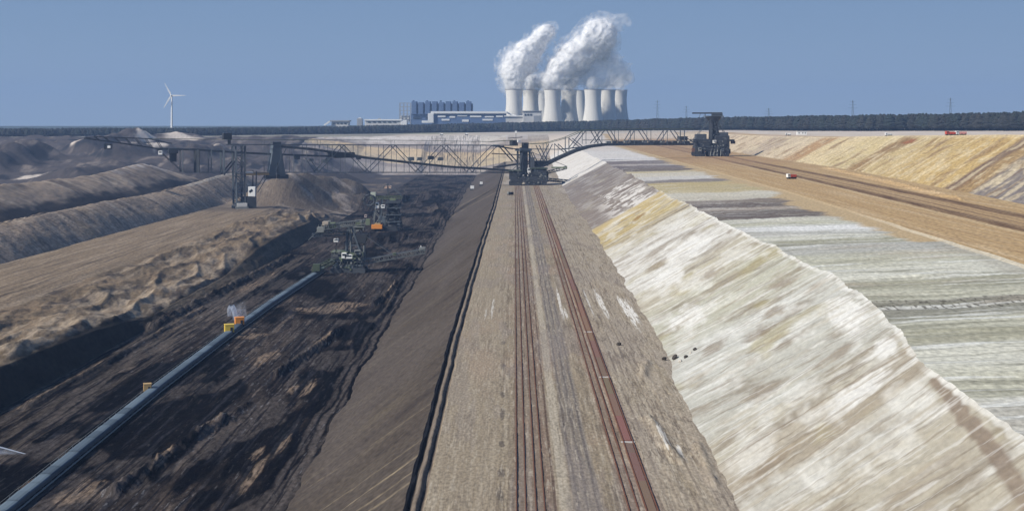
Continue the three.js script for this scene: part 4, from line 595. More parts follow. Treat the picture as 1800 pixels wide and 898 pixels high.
// ---------------------------------------------------------------- the overburden conveyor bridge (its plane runs obliquely across the pit)
const BA = [-237, 1236], BU = new THREE.Vector2(14 + 237, 1349 - 1236).normalize(), BW = [BU.y, BU.x];   // along (x, d); across
function onBridge(x, y, w = 0) {                                  // a point of the bridge's upright plane, moved w metres sideways
  const r = (x - CX) / FOCAL, s = (r * BA[1] - BA[0]) / (BU.x - r * BU.y), d = BA[1] + s * BU.y, X = BA[0] + s * BU.x;
  return [X + w * BU.y, EYE - (y - CY) * d / FOCAL, -(d - w * BU.x)];
}
{
  const gx = onBridge(430, 366), o = thing('conveyor_bridge', 'huge dark steel overburden conveyor bridge spanning the whole pit', 'conveyor bridge', gx);
  const L = (x, y, w) => { const p = onBridge(x, y, w); return [p[0] - gx[0], p[1] - gx[1], p[2] - gx[2]]; };
  const grp = (n) => { const g = new THREE.Group(); g.name = n; o.add(g); return g; };
  const bm = (n, a, b, t, m, g, w = 0) => beam(n, L(a[0], a[1], w), L(b[0], b[1], w), t, t, m, g);
  // main span
  const mainT = grp('main_truss');
  for (const w of [-7, 7]) {
    bm('chord', [400, 254], [905, 255.5], 0.7, M.steelBlue, mainT, w); bm('chord', [320, 303], [868, 303], 0.4, M.steelBlue, mainT, w);
    for (let x = 467; x <= 880; x += 22.5) bm('strut', [x, 254.5], [x, 303], 0.4, M.steelBlue, mainT, w);
    for (const x of [600, 690, 780, 870]) { bm('diagonal', [x, 255], [x - 45, 302], 0.55, M.steelBlue, mainT, w); if (x < 870) bm('diagonal', [x, 255], [x + 45, 302], 0.55, M.steelBlue, mainT, w); }
    for (const [a, b] of [[[540, 278], [556, 302]], [[556, 302], [578, 277]], [[500, 258], [480, 300]]]) bm('diagonal', a, b, 0.6, M.steelBlue, mainT, w);
  }
  const cross = []; for (let x = 467; x <= 880; x += 22.5) for (const y of [254.5, 303]) cross.push(beamGeo(L(x, y, -7), L(x, y, 7), 0.5, 0.5)); part('cross_beams', mergeGeometries(cross), M.steelBlue, mainT).userData.kind = 'stuff';
  // belts inside the span
  const belts = grp('belt_gallery');
  const poly = (n, pts, t, h, m, g, w = 0) => { for (let i = 1; i < pts.length; i++) beam(n, L(pts[i - 1][0], pts[i - 1][1], w), L(pts[i][0], pts[i][1], w), t, h, m, g); };
  poly('belt_girder', [[275, 261.5], [345, 263], [410, 267.5], [480, 271], [560, 274], [604, 275]], 4, 1.6, M.steel, belts, -1); poly('belt_girder', [[492, 257.5], [545, 262], [600, 270], [640, 277], [740, 288], [790, 293], [860, 297], [900, 300]], 4.4, 2.0, M.steel, belts, 2);
  poly('walkway_rail', [[492, 255], [545, 259.5], [600, 267.5], [640, 274.5], [740, 285.5]], 0.25, 0.25, M.steelPale, belts, 5); poly('walkway_rail', [[275, 259], [345, 260.5], [410, 265]], 0.25, 0.25, M.steelPale, belts, -4);
  const tr = onBridge(604, 273); box('transfer_house', [18, 5, 9], L(604, 272.5, 0), M.steelDark, belts, Math.atan2(BU.y, BU.x)); box('transfer_house', [6, 4, 6], L(582, 270, 0), M.steel, belts, Math.atan2(BU.y, BU.x));
  for (const [x, y, s] of [[520, 277, 3], [545, 281, 2.4], [568, 283, 3], [575, 279, 2.2], [628, 278, 2.4], [720, 279, 3.4], [735, 279, 3], [755, 277, 3.4], [772, 279, 3]]) box('machine_house', [s * 1.6, s, s], L(x, y, 3), y > 278 ? M.steelPale : M.steel, belts, 0.4);
  // suspension line above
  const stay = grp('stay_line'); for (const w of [-5, 5]) { poly('stay', [[258, 243.5], [330, 244], [462, 246], [560, 246], [700, 246.5], [862, 249], [905, 246]], 0.35, 0.35, M.green, stay, w); poly('stay', [[258, 244], [172, 240.5], [150, 242]], 0.5, 0.5, M.steel, stay, w); } for (const x of [330, 462, 560, 690, 845]) for (const w of [-5, 5]) bm('hanger', [x, 246], [x, x < 400 ? 263 : 255], 0.22, M.steelBlue, stay, w);
  // dump boom
  const boom = grp('dump_boom');
  for (const w of [-4, 4]) { poly('chord', [[148, 243], [215, 252], [280, 262]], 1.1, 1.1, M.steel, boom, w); poly('chord', [[165, 240], [258, 243.5], [300, 252]], 0.7, 0.7, M.steel, boom, w); for (let i = 0; i < 7; i++) bm('diagonal', [165 + i * 18, 241 + i * 0.6], [176 + i * 18, 247.5 + i * 2.3], 0.5, M.steel, boom, w); poly('chord', [[275, 262], [320, 301.5]], 0.5, 0.5, M.steel, boom, w); }
  for (const [x, t] of [[318, 0.8], [345, 2.4], [368, 0.7], [390, 1.5]]) for (const w of [-6, 6]) bm('strut', [x, 263], [x, 303], t, x === 345 ? M.steel : M.steelBlue, boom, w);
  for (const w of [-6, 6]) bm('diagonal', [413, 279], [390, 307], 1.1, M.steel, boom, w);
  box('counterweight', [5.5, 10, 6], L(303, 274, 0), M.steelDark, boom, 0.4); box('counterweight', [8, 4.5, 8], L(303, 265, 0), M.steel, boom, 0.4); cabin(boom, ...L(280, 271.5, 4), 3.4, 3.2, 3.4, M.white); cabin(boom, ...L(188, 262, 3), 5.5, 4.5, 5, M.steelDark); box('lamp_house', [2.4, 2, 2.4], L(189, 258, 6), M.white, boom); box('winch_house', [7.5, 5.5, 7], L(398, 239, 0), M.steelDark, boom, 0.4); box('winch_house', [2.5, 6, 2.5], L(402, 247, 0), M.steel, boom, 0.4);
  // dump side support
  const sup = grp('support_tower'), F = (x, y, w) => L(x, y, w);
  for (const w of [-6, 6]) { bm('leg', [410.5, 256], [412.5, 358], 1.5, M.steelBlue, sup, w); bm('leg', [427, 256], [427, 356], 1.7, M.steel, sup, w); for (let i = 0; i < 6; i++) { const y = 258 + i * 16; bm('brace', [i % 2 ? 411 : 427, y], [i % 2 ? 427 : 411, y + 16], 0.5, M.steelBlue, sup, w); bm('brace', [411, y + 16], [427, y + 16], 0.5, M.steelBlue, sup, w); } bm('leg', [447, 300], [446, 348], 0.9, M.steel, sup, w); bm('brace', [466, 310], [449, 338], 0.6, M.steelBlue, sup, w); bm('brace', [411, 310], [434, 310], 0.6, M.steelBlue, sup, w); }
  for (const x of [411, 427]) for (const y of [256, 282, 310, 340, 356]) beam('brace', F(x, y, -6), F(x, y, 6), 0.7, 0.7, M.steelBlue, sup);
  box('cross_girder', [20, 2.6, 4], L(450, 305, 4), M.tan, sup, Math.atan2(BU.y, BU.x)); box('cross_girder', [7, 1.4, 4], L(434, 303, 5), M.white, sup, Math.atan2(BU.y, BU.x));
  { const hut = box('cabin', [6.2, 8.6, 6], L(440, 336, 6), M.white, sup); const wn = part('window', UNIT, M.glass, hut); wn.scale.set(3.4, 2.0, 0.2); wn.rotation.z = 0.6; wn.position.set(-0.8, 0.6, 3.05); }
  for (const w of [-8, 8]) { box('bogie', [9, 3.2, 4], L(421, 359.5, w), M.pale, sup, 0.2); crawler(sup, ...L(421, 366.5, w), 11, 3.4, 2.6, 0.2, M.steelPale); box('bogie', [8, 9.5, 4], L(438, 355, w), M.steelDark, sup, 0.2); }
  // solid pylon over the spoil mound
  const py = grp('pylon'); { const s = new THREE.Shape(), a = L(485, 309, 0), q = (x, y) => { const p = L(x, y, 0); return [Math.hypot(p[0] - a[0], p[2] - a[2]) * Math.sign(p[0] - a[0]), p[1] - a[1]]; }; [[470, 309], [478.5, 252], [490, 252], [499, 309], [489, 309], [485, 284], [481, 309]].forEach(([x, y], i) => s[i ? 'lineTo' : 'moveTo'](...q(x, y))); const g = new THREE.ExtrudeGeometry(s, { depth: 9, bevelEnabled: true, bevelSize: 0.2, bevelThickness: 0.2, bevelSegments: 1 }); g.translate(0, 0, -4.5); const m = part('portal_frame', g, M.steelBlue, py); m.position.set(...a); m.rotation.y = Math.atan2(BU.y, BU.x); box('foot', [9, 4, 9], L(474, 310, 0), M.steel, py, 0.4); box('foot', [9, 4, 9], L(496, 310, 0), M.steel, py, 0.4); box('head', [7.5, 2.4, 10], L(484, 251.5, 0), M.steel, py, 0.4); }
  // working side support and the connecting bridge to the upper bench
  const mast = grp('support_mast');
  for (const w of [-5, 5]) { bm('leg', [914, 262], [913, 322], 2.0, M.steel, mast, w); bm('leg', [927, 262], [929, 322], 2.2, M.steel, mast, w); for (let i = 0; i < 5; i++) { const y = 264 + i * 11; bm('brace', [i % 2 ? 914 : 927, y], [i % 2 ? 927 : 914, y + 11], 0.8, M.steel, mast, w); } }
  box('shaft', [6, 26, 7], L(920.5, 283, 0), M.steel, mast, 0.4); box('platform', [12.5, 2.4, 13], L(920, 263, 0), M.steelBlue, mast, 0.4); box('machine_house', [5, 6, 6], L(923, 256, 0), M.steelDark, mast, 0.4); box('machine_house', [6, 4.5, 7], L(903, 251, 0), M.steelDark, mast, 0.4); box('machine_house', [3, 2.4, 3], L(909, 248, 4), M.white, mast, 0.4); bm('antenna', [907, 247], [907, 233], 0.4, M.steel, mast); box('lamp_house', [2, 2, 2], L(907, 232, 0), M.white, mast); bm('cross_arm', [893, 243], [918, 241], 0.6, M.steel, mast); cabin(mast, ...L(924, 303, 8), 3.2, 4.4, 3, M.white);
  for (const w of [-5, 5]) for (const [a, b] of [[[868, 256], [905, 262]], [[868, 270], [912, 272]], [[880, 256], [905, 284]], [[860, 303], [912, 303]], [[870, 294], [912, 288]]]) bm('brace', a, b, 0.9, M.steel, mast, w);
  const con = grp('connecting_bridge');
  for (const w of [-4, 4]) {
    poly('chord', [[930, 253], [960, 251.5], [994, 242], [1026, 228.5], [1120, 226.5], [1216, 226]], 0.5, 0.5, M.green, con, w); poly('chord', [[930, 262], [985, 262.5], [1027, 258]], 0.6, 0.6, M.steelBlue, con, w); poly('chord', [[1027, 246], [1120, 247], [1216, 248]], 0.5, 0.5, M.steelBlue, con, w);
    poly('belt_girder', [[940, 296], [962, 287], [985, 276], [1010, 265], [1035, 257.5], [1062, 254], [1120, 253], [1216, 253]], 2.2, 2.6, M.steel, con, w * 0.7);
    for (const x of [958, 978, 997, 1027, 1055, 1084, 1112, 1141, 1170, 1200]) { const low = x < 1027 ? 288 - (x - 958) * 0.52 : 253, top = x < 990 ? 252 : x < 1026 ? 241 : 227; bm('strut', [x, top], [x, low], x === 997 || x === 1200 ? 0.9 : 0.55, M.steelBlue, con, w); }
    for (const [a, b] of [[[1003, 243], [1024, 260]], [[1027, 229], [1003, 260]], [[1055, 253], [1041, 228]], [[1041, 252], [1060, 229]], [[1070, 229], [1084, 252]], [[1098, 252], [1112, 229]], [[1126, 229], [1141, 252]], [[1155, 252], [1170, 229]], [[1182, 229], [1198, 252]], [[1200, 240], [1216, 250]], [[945, 255], [958, 282]], [[968, 253], [952, 284]], [[978, 253], [995, 268]]]) bm('diagonal', a, b, 0.65, M.steelBlue, con, w);
  }
  for (let i = 0; i < 14; i++) box('machine_house', [rr(3, 6), rr(1.6, 3.2), 4], L(1068 + i * 10.6, 249.5 + rr(-0.6, 0.8), 2), i % 3 ? M.steel : M.steelPale, con, 0.4);
  box('machine_house', [9, 4, 6], L(1200, 243, 0), M.steel, con, 0.4); box('machine_house', [14, 5, 7], L(950, 287, 0), M.steelDark, con, 0.4);
}
function fittings(o, q, n, x0, x1, y0, y1, z, m, name = 'fittings') { const gs = []; for (let i = 0; i < n; i++) { const [a, b, c] = q(rr(x0, x1), rr(y0, y1), z + rr(-0.6, 0.6)), v = rnd(); gs.push(v < 0.4 ? boxGeo(rr(1, 4), 0.25, 0.5, a, b, c) : v < 0.7 ? boxGeo(0.3, rr(1, 3.4), 0.4, a, b, c) : boxGeo(rr(0.7, 1.8), rr(0.6, 1.4), 0.8, a, b, c)); } part(name, mergeGeometries(gs), m, o).userData.kind = 'stuff'; }
// ---------------------------------------------------------------- bucket chain excavator beside the bridge support
{
  const d = 1340, p = stand((938 - CX) * d / FOCAL, d), o = thing('bucket_chain_excavator', 'dark bucket chain excavator at the end of the rail tracks', 'excavator', p), S = d / FOCAL, q = (x, y, z = 0) => [(x - 938) * S, (324 - y) * S, z];
  for (const [x, w] of [[906, 18], [932, 14], [951, 16]]) for (const z of [9, -9]) crawler(o, ...q(x, 324.5, z), w * S * 1.25, 3.2, 4.6, rr(-0.1, 0.1));
  box('chassis', [36, 4.6, 22], q(930, 314), M.steelDark, o); box('machine_house', [15, 9.5, 16], q(947, 304), M.steelDark, o); box('machine_house', [11, 8, 15], q(905, 307), M.steelDark, o); box('roof', [13, 0.8, 17], q(905, 298.5), M.greenDark, o); box('roof', [17, 0.8, 18], q(947, 294.5), M.greenDark, o); cabin(o, ...q(899, 320, 9), 2.6, 3.6, 3, M.white); cabin(o, ...q(954, 312, 9), 6.4, 2.6, 3, M.steelPale); box('counterweight', [4.5, 6, 8], q(960, 306), M.steelDark, o);
  truss('bucket_boom', o, q(962, 312, 0), q(1002, 318, -34), 2.6, 4, 8, M.steel, 0.45); truss('bucket_boom', o, q(960, 300, 4), q(996, 291, 2), 2.4, 4, 6, M.steel, 0.45);
  for (let i = 0; i < 9; i++) { const a = q(965 + i * 4.2, 313.5 + i * 0.65, -2 - i * 3.7); box('bucket', [1.6, 1.5, 2.2], [a[0], a[1] - 1.8, a[2]], M.steelDark, o); }
  box('discharge_roof', [15, 1.2, 7], q(983, 293, 5), M.green, o); for (const z of [-4, 4]) { beam('mast', q(940, 296, z), q(934, 266, z), 1.1, 1.1, M.steel, o); beam('mast', q(951, 296, z), q(936, 266, z), 0.9, 0.9, M.steel, o); beam('stay', q(934, 266, z), q(996, 291, z), 0.35, 0.35, M.steel, o); beam('stay', q(934, 266, z), q(898, 300, z), 0.35, 0.35, M.steel, o); }
  box('ladder_house', [4, 14, 4], q(936, 288, 6), M.steel, o); fittings(o, q, 26, 896, 960, 296, 320, 11, M.steelPale); fittings(o, q, 30, 896, 962, 294, 322, 11, M.steelBlue, 'railings'); fittings(o, q, 14, 928, 956, 270, 296, 6, M.steel, 'pipework'); rails2(o, [q(897, 296.5, 8), q(914, 296.5, 8)], M.steelPale); rails2(o, [q(938, 292.5, 9), q(957, 292.5, 9)], M.steelPale);
}
// ---------------------------------------------------------------- tall excavator on the upper bench
{
  const d = 1484, p = stand((1248 - CX) * d / FOCAL, d), o = thing('tall_excavator', 'dark tall excavator with a T shaped mast on the tan upper bench', 'excavator', p), S = d / FOCAL, q = (x, y, z = 0) => [(x - 1248) * S, (277 - y) * S, z];
  for (const [x, w] of [[1228, 20], [1252, 18], [1272, 16]]) for (const z of [10, -10]) crawler(o, ...q(x, 277.5, z), w * S, 3.6, 6.4, 0);
  box('chassis', [36, 5, 24], q(1250, 264), M.steelDark, o); box('machine_house', [17, 10, 20], q(1235, 255), M.steelDark, o); box('machine_house', [15, 15, 22], q(1268, 253), M.steelDark, o); box('machine_house', [9, 6, 12], q(1272, 240), M.steel, o); box('machine_house', [11, 6, 14], q(1232, 243), M.steel, o);
  for (const z of [-5, 5]) { beam('mast_leg', q(1249, 262, z), q(1250, 214, z), 2.2, 2.2, M.steel, o); beam('mast_leg', q(1262, 262, z), q(1260, 214, z), 2.2, 2.2, M.steelDark, o); for (let i = 0; i < 5; i++) beam('brace', q(i % 2 ? 1250 : 1261, 216 + i * 9, z), q(i % 2 ? 1261 : 1250, 225 + i * 9, z), 0.9, 0.9, M.steel, o); beam('stay', q(1262, 214, z), q(1276, 240, z), 0.6, 0.6, M.steelBlue, o); beam('stay', q(1247, 214, z), q(1216, 252, z), 0.5, 0.5, M.steelBlue, o); }
  box('mast_core', [5.4, 27, 6], q(1255.5, 238), M.steelDark, o); const fl = new THREE.CylinderGeometry(9.5, 5.5, 5.2, 8); fl.translate(...q(1255, 211)); part('mast_head', fl, M.steel, o); box('platform', [20, 1.2, 13], q(1255, 207), M.steelBlue, o); box('top_beam', [31.5, 1.5, 3.2], q(1243.5, 201.3), M.steelDark, o); box('winch_house', [11, 3.4, 7], q(1261, 204), M.steel, o); beam('post', q(1240, 207), q(1240, 201.5), 0.7, 0.7, M.steel, o); beam('post', q(1228, 213), q(1232, 202), 0.35, 0.35, M.steel, o); rails2(o, [q(1240, 199.8, 5), q(1270, 199.8, 5)], M.steelPale);
  box('counterweight_arm', [9, 1.8, 3], q(1284, 249), M.steel, o); box('counterweight', [4.5, 3.2, 4], q(1289, 252.5), mat(0.09, 0.055, 0.04), o); cabin(o, ...q(1254, 254, 11), 3.6, 3.2, 3, M.white); cabin(o, ...q(1228, 268, 12.5), 3.2, 3.8, 3, M.steelPale); cabin(o, ...q(1268, 268, 12.5), 2.4, 3, 3, M.steelBlue); box('drive_house', [5, 4, 4], q(1219, 266, 8), mat(0.13, 0.07, 0.05), o); box('drive_house', [4, 5, 4], q(1279, 268, 8), M.steelDark, o);
  fittings(o, q, 34, 1220, 1278, 240, 272, 13.4, M.steelBlue, 'railings'); fittings(o, q, 22, 1220, 1278, 244, 275, 13.4, M.steelPale); fittings(o, q, 14, 1246, 1266, 208, 240, 7, M.steelBlue, 'pipework'); truss('discharge_boom', o, q(1236, 250, 0), q(1214, 247, 12), 2.4, 4, 4, M.steel, 0.5); for (let i = 0; i < 4; i++) beam('strut', q(1246 + i * 6, 276, 13), q(1250 + i * 5, 258, 11), 0.6, 0.6, M.steelPale, o);
}
// ---------------------------------------------------------------- excavators on the coal floor
{
  const d = 800, p = stand((614 - CX) * d / FOCAL, d), o = thing('coal_excavator', 'green and grey coal excavator with a long boom at the conveyor end', 'excavator', p), S = d / FOCAL, q = (x, y, z = 0) => [(x - 614) * S, (477 - y) * S, z];
  for (const z of [6, -6]) { crawler(o, ...q(598, 477.5, z), 10.5, 2.6, 2.6, 0.05, M.steel); crawler(o, ...q(628, 477.5, z), 10.5, 2.6, 2.6, -0.05, M.steel); }
  box('chassis', [17, 2.4, 13], q(613, 467), M.steelBlue, o); const tb = new THREE.CylinderGeometry(5.2, 6.2, 2.4, 20); tb.translate(...q(613, 461)); part('turntable', tb, M.steelDark, o); box('deck', [19, 1.2, 12], q(612, 456), M.steelBlue, o);
  box('machine_house', [9, 4.2, 10], q(598, 449), M.steel, o); box('machine_house', [7.5, 4.2, 8], q(624, 449), M.greenDark, o); box('roof', [9.6, 0.6, 10.6], q(598, 441.5), M.green, o); cabin(o, ...q(607, 452, 6), 2.8, 3.2, 3, M.white); cabin(o, ...q(615, 452.5, 6), 4.6, 2.4, 3, M.white); cabin(o, ...q(630, 446, 5), 3.6, 2.6, 3, M.steelPale);
  beam('lamp_post', q(592, 443, 4), q(592, 425, 4), 0.5, 0.5, M.steelDark, o); cabin(o, ...q(592, 424, 4), 2.6, 2, 2.6, M.white, 'lookout');
  for (const z of [-3.5, 3.5]) { beam('mast', q(608, 448, z), q(612, 396, z), 0.8, 0.8, M.steelBlue, o); beam('mast', q(637, 450, z), q(618, 396, z), 0.8, 0.8, M.steelBlue, o); beam('mast', q(617, 448, z), q(616, 402, z), 0.6, 0.6, M.steelPale, o); beam('brace', q(609, 430, z), q(630, 430, z), 0.45, 0.45, M.steelBlue, o); beam('brace', q(611, 412, z), q(624, 412, z), 0.45, 0.45, M.steelBlue, o); beam('brace', q(609, 430, z), q(624, 412, z), 0.4, 0.4, M.steelPale, o); beam('stay', q(612, 396, z), q(572, 392, z), 0.3, 0.3, M.steelPale, o); beam('stay', q(618, 396, z), q(690, 446, z), 0.25, 0.25, M.steelBlue, o); beam('brace', q(640, 462, z), q(640, 430, z), 0.6, 0.6, M.steelPale, o); beam('brace', q(640, 430, z), q(620, 441, z), 0.5, 0.5, M.steelDark, o); }
  { const s = new THREE.Shape(); s.moveTo(-4.4, 0); s.lineTo(4.4, 0); s.lineTo(2.2, -5.2); s.lineTo(-3.6, -4.6); const g = new THREE.ExtrudeGeometry(s, { depth: 7, bevelEnabled: true, bevelSize: 0.15, bevelThickness: 0.15, bevelSegments: 1 }); g.translate(0, 0, -3.5); const m = part('counterweight', g, M.steelDark, o); m.position.set(...q(634, 411)); m.rotation.z = 0.05; }
  truss('ballast_boom', o, q(640, 386, 0), q(572, 393, 8), 2.6, 4, 10, M.steelPale, 0.34); box('walkway', [22, 0.5, 5], q(607, 398, 2), M.steelPale, o); box('hopper', [4, 3, 4], q(586, 394, 6), M.green, o); box('hopper', [4.5, 4, 4.5], q(632, 396, 0), M.green, o); box('hopper', [3.4, 2.2, 4], q(575, 391, 7), mat(0.4, 0.34, 0.27), o); box('winch_house', [4, 3, 4], q(566, 402, 6), M.steelPale, o); truss('ballast_boom', o, q(614, 407, -2), q(552, 409, 6), 1.8, 3, 8, M.steelBlue, 0.3); beam('rope', q(566, 399, 6), q(545, 420, 8), 0.3, 0.3, M.steelPale, o);
  truss('discharge_boom', o, q(634, 456.5, 2), q(745, 439, -6), 2.4, 3.6, 14, M.steelPale, 0.34); box('boom_head', [3.5, 2.4, 4], q(741, 439.5, -6), M.steelPale, o); beam('post', q(739, 438, -6), q(738, 433, -6), 0.4, 0.4, M.white, o); cabin(o, ...q(693, 448.5, -1), 1.8, 1.4, 2, M.green); beam('belt', q(634, 456, 2), q(745, 438.6, -6), 2.4, 0.5, M.steel, o); truss('bucket_boom', o, q(590, 452, 2), q(562, 464, 22), 2.0, 3.4, 6, M.greenDark, 0.34); box('transfer_hopper', [4, 4, 4], q(566, 463, 22), M.greenDark, o);
  fittings(o, q, 16, 588, 640, 440, 472, 6.6, M.steelPale); fittings(o, q, 26, 588, 640, 440, 474, 6.9, M.steelDark, 'machinery'); fittings(o, q, 16, 588, 640, 444, 474, 7.2, M.green, 'railings'); fittings(o, q, 24, 560, 640, 386, 412, 4, M.steelPale, 'pipework'); for (let i = 0; i < 8; i++) beam('strut', q(592 + i * 6, 468, 6.8), q(596 + i * 6, 456, 6.2), 0.32, 0.32, i % 2 ? M.steelPale : M.steelBlue, o); rails2(o, [q(590, 453.5, 6), q(640, 453.5, 6)], M.steelPale);
}
{
  const d = 1106, p = stand((682 - CX) * d / FOCAL, d), o = thing('bucket_wheel_excavator', 'dark excavator with white cabins and orange base behind the coal excavator', 'excavator', p), S = d / FOCAL, q = (x, y, z = 0) => [(x - 682) * S, (404 - y) * S, z];
  for (const z of [5, -5]) { crawler(o, ...q(669, 405, z), 9, 2.6, 2.4); crawler(o, ...q(690, 405, z), 9, 2.6, 2.4); }
  box('chassis', [16, 2.2, 11], q(680, 399), M.steelDark, o); box('orange_house', [8.4, 3.4, 5], q(664, 396, 7), M.orange, o); box('orange_roof', [4.5, 0.8, 4], q(665, 391, 7), M.tan, o); for (const z of [-4, 4]) { beam('tower_leg', q(679, 398, z), q(684, 355, z), 1.1, 1.1, M.steelDark, o); beam('tower_leg', q(706, 398, z), q(698, 355, z), 1.1, 1.1, M.steelDark, o); for (let i = 0; i < 4; i++) beam('brace', q(i % 2 ? 681 : 703, 398 - i * 10, z), q(i % 2 ? 701 : 683, 388 - i * 10, z), 0.7, 0.7, M.steel, o); } { const g = new THREE.CylinderGeometry(4.2, 6.3, 18, 4, 1); g.rotateY(Math.PI / 4); g.translate(...q(692, 376)); part('tower', g, M.steelDark, o); } for (const y of [388, 376, 364]) box('deck', [11.5, 0.5, 11.5], q(692, y), M.steelBlue, o); box('tower_cap', [11, 1.4, 11], q(691, 354), M.steel, o); box('machine_house', [6, 6, 8], q(672, 386), M.steelBlue, o);
  cabin(o, ...q(664, 364, 5), 2.6, 4.4, 3, M.white); cabin(o, ...q(674, 364, 5), 3, 2.6, 3, M.white); for (const z of [-4, 4]) { beam('mast', q(668, 392, z), q(672, 346, z), 0.7, 0.7, M.steelBlue, o); beam('mast', q(656, 392, z), q(662, 346, z), 0.5, 0.5, M.steelPale, o); beam('mast', q(683, 354, z), q(681, 322, z), 0.6, 0.6, M.steel, o); beam('stay', q(681, 322, z), q(648, 346, z), 0.3, 0.3, M.steelBlue, o); beam('stay', q(681, 322, z), q(708, 344, z), 0.3, 0.3, M.steelBlue, o); for (let i = 0; i < 4; i++) beam('brace', q(i % 2 ? 667 : 659, 352 + i * 10, z), q(i % 2 ? 659 : 668, 362 + i * 10, z), 0.4, 0.4, M.steelPale, o); }
  truss('bucket_boom', o, q(706, 343, 0), q(652, 344, 6), 2, 3.6, 9, M.green, 0.36); box('hopper', [4, 3.4, 4], q(657, 340, 5), mat(0.42, 0.46, 0.38), o); box('winch_house', [5.4, 2, 3.6], q(682, 327.5, 2), mat(0.6, 0.42, 0.32), o); box('winch_house', [4.5, 1.8, 4], q(691, 349, 3), M.green, o); cabin(o, ...q(644, 380, 6), 2, 2, 2, mat(0.5, 0.4, 0.36)); box('drive_house', [3.4, 5, 3.6], q(648, 388, 6), M.green, o); truss('discharge_boom', o, q(690, 398, 2), q(722, 402, -14), 1.6, 2.6, 5, M.steelBlue, 0.3);
  fittings(o, q, 20, 655, 702, 350, 402, 5.6, M.steelBlue, 'railings'); fittings(o, q, 14, 655, 686, 352, 394, 6.2, M.steelPale); { const w = new THREE.TorusGeometry(4.2, 0.7, 8, 20); const m = part('bucket_wheel', w, M.steel, o); m.position.set(...q(650, 350, 7)); for (let i = 0; i < 8; i++) { const a = i / 8 * 6.283, b = part('bucket', new THREE.BoxGeometry(1.4, 1.2, 1.6), M.steelDark, m); b.position.set(Math.cos(a) * 4.6, Math.sin(a) * 4.6, 0); b.rotation.z = a; } }
}
// ---------------------------------------------------------------- pump containers and water sprays beside the conveyor
function container(name, label, x, y, h0, w, h, l, m, turn, lift = 0, cat = 'container') {
  const d = (EYE - h0) * FOCAL / (y - CY), p = stand((x - CX) * d / FOCAL, d), o = thing(name, label, cat, p, turn); box('body', [w, h, l], [0, h / 2 + 0.25, 0], m, o); box('roof', [w * 1.04, 0.18, l * 1.04], [0, h + 0.33, 0], m, o); for (const s of [-1, 1]) box('skid', [0.3, 0.3, l], [s * w * 0.38, 0.12, 0], M.steelDark, o); const dr = part('door', UNIT, M.steelDark, o); dr.scale.set(w * 0.26, h * 0.7, 0.08); dr.position.set(w * 0.2, h * 0.42, l / 2 + 0.04); if (lift) { o.position.y += lift; for (const a of [-1, 1]) for (const b of [-1, 1]) box('stand_leg', [0.3, lift, 0.3], [a * w * 0.42, -lift / 2, b * l * 0.42], M.steelDark, o); } return o;
}
container('pump_container', 'yellow pump container beside the conveyor, left of the orange one', 402, 590, -25, 3.7, 3.0, 3.4, M.yellow, 0.3, 1.2);
container('pump_container', 'orange pump container beside the conveyor under the water spray', 420, 577, -25, 3.7, 2.8, 3.4, M.orange, 0.3, 1.4);
container('switch_box', 'small tan switch box with white front on the conveyor left side', 258, 693, -25, 2.4, 2.2, 2.2, M.tan, 0.3, 0.8);
function mist(name, label, pts, d, list) {
  const o = thing(name, label, 'water spray', px(pts[0][0], pts[0][1], d)), c = new THREE.Vector3(...px(pts[0][0], pts[0][1], d));
  list.forEach(([path, r0, r1, op, kind], n) => {
    const v = path.map(([x, y, z]) => new THREE.Vector3(...px(x, y, d + (z || 0))).sub(c)), curve = new THREE.CatmullRomCurve3(v), g = new THREE.TubeGeometry(curve, 28, 1, 12, false), P = g.attributes.position, tmp = new THREE.Vector3();
    for (let i = 0; i < P.count; i++) { const k = Math.floor(i / 13) / 28, ctr = curve.getPointAt(clamp(k)); tmp.fromBufferAttribute(P, i).sub(ctr); const r = lerp(r0, r1, k) * (0.85 + 0.4 * Math.abs(fb3(P.getX(i) * 0.7 + n * 9, P.getY(i) * 0.7, P.getZ(i) * 0.7, 3))); tmp.multiplyScalar(r).add(ctr); P.setXYZ(i, tmp.x, tmp.y, tmp.z); }
    g.computeVertexNormals(); part(kind, g, new THREE.MeshStandardMaterial({ color: new THREE.Color().setRGB(0.62, 0.7, 0.84), roughness: 0.9, transparent: true, opacity: op * 0.62, side: THREE.DoubleSide, depthWrite: false }), o);
  });
}
mist('water_spray', 'white water spray standing above the two pump containers', [[414, 576]], 585, [[[[417, 576], [413, 556], [409, 542], [406, 538]], 0.6, 1.3, 0.55, 'jet'], [[[406, 538], [402, 545], [402, 556]], 1.2, 0.6, 0.4, 'jet'], [[[418, 574], [416, 558], [412, 545]], 1.2, 2.6, 0.16, 'drift'], [[[419, 575], [415, 554], [411, 538]], 1.0, 3.4, 0.1, 'drift'], [[[420, 572], [420, 550], [416, 534]], 1.4, 4.2, 0.06, 'drift'], [[[424, 568], [424, 556], [420, 546]], 1.8, 3.0, 0.14, 'drift']]);
mist('water_spray', 'arched water jet over black coal at the lower left edge', [[64, 806]], 360, [[[[66, 804], [40, 797], [10, 789], [-30, 779], [-70, 770]], 0.08, 0.34, 0.8, 'jet'], [[[62, 806], [35, 800], [8, 795], [-40, 790]], 0.3, 1.3, 0.16, 'drift'], [[[50, 808], [25, 803], [-5, 800], [-50, 806]], 0.4, 1.9, 0.13, 'drift'], [[[40, 811], [15, 808], [-20, 808], [-60, 812]], 0.4, 2.2, 0.11, 'drift']]);
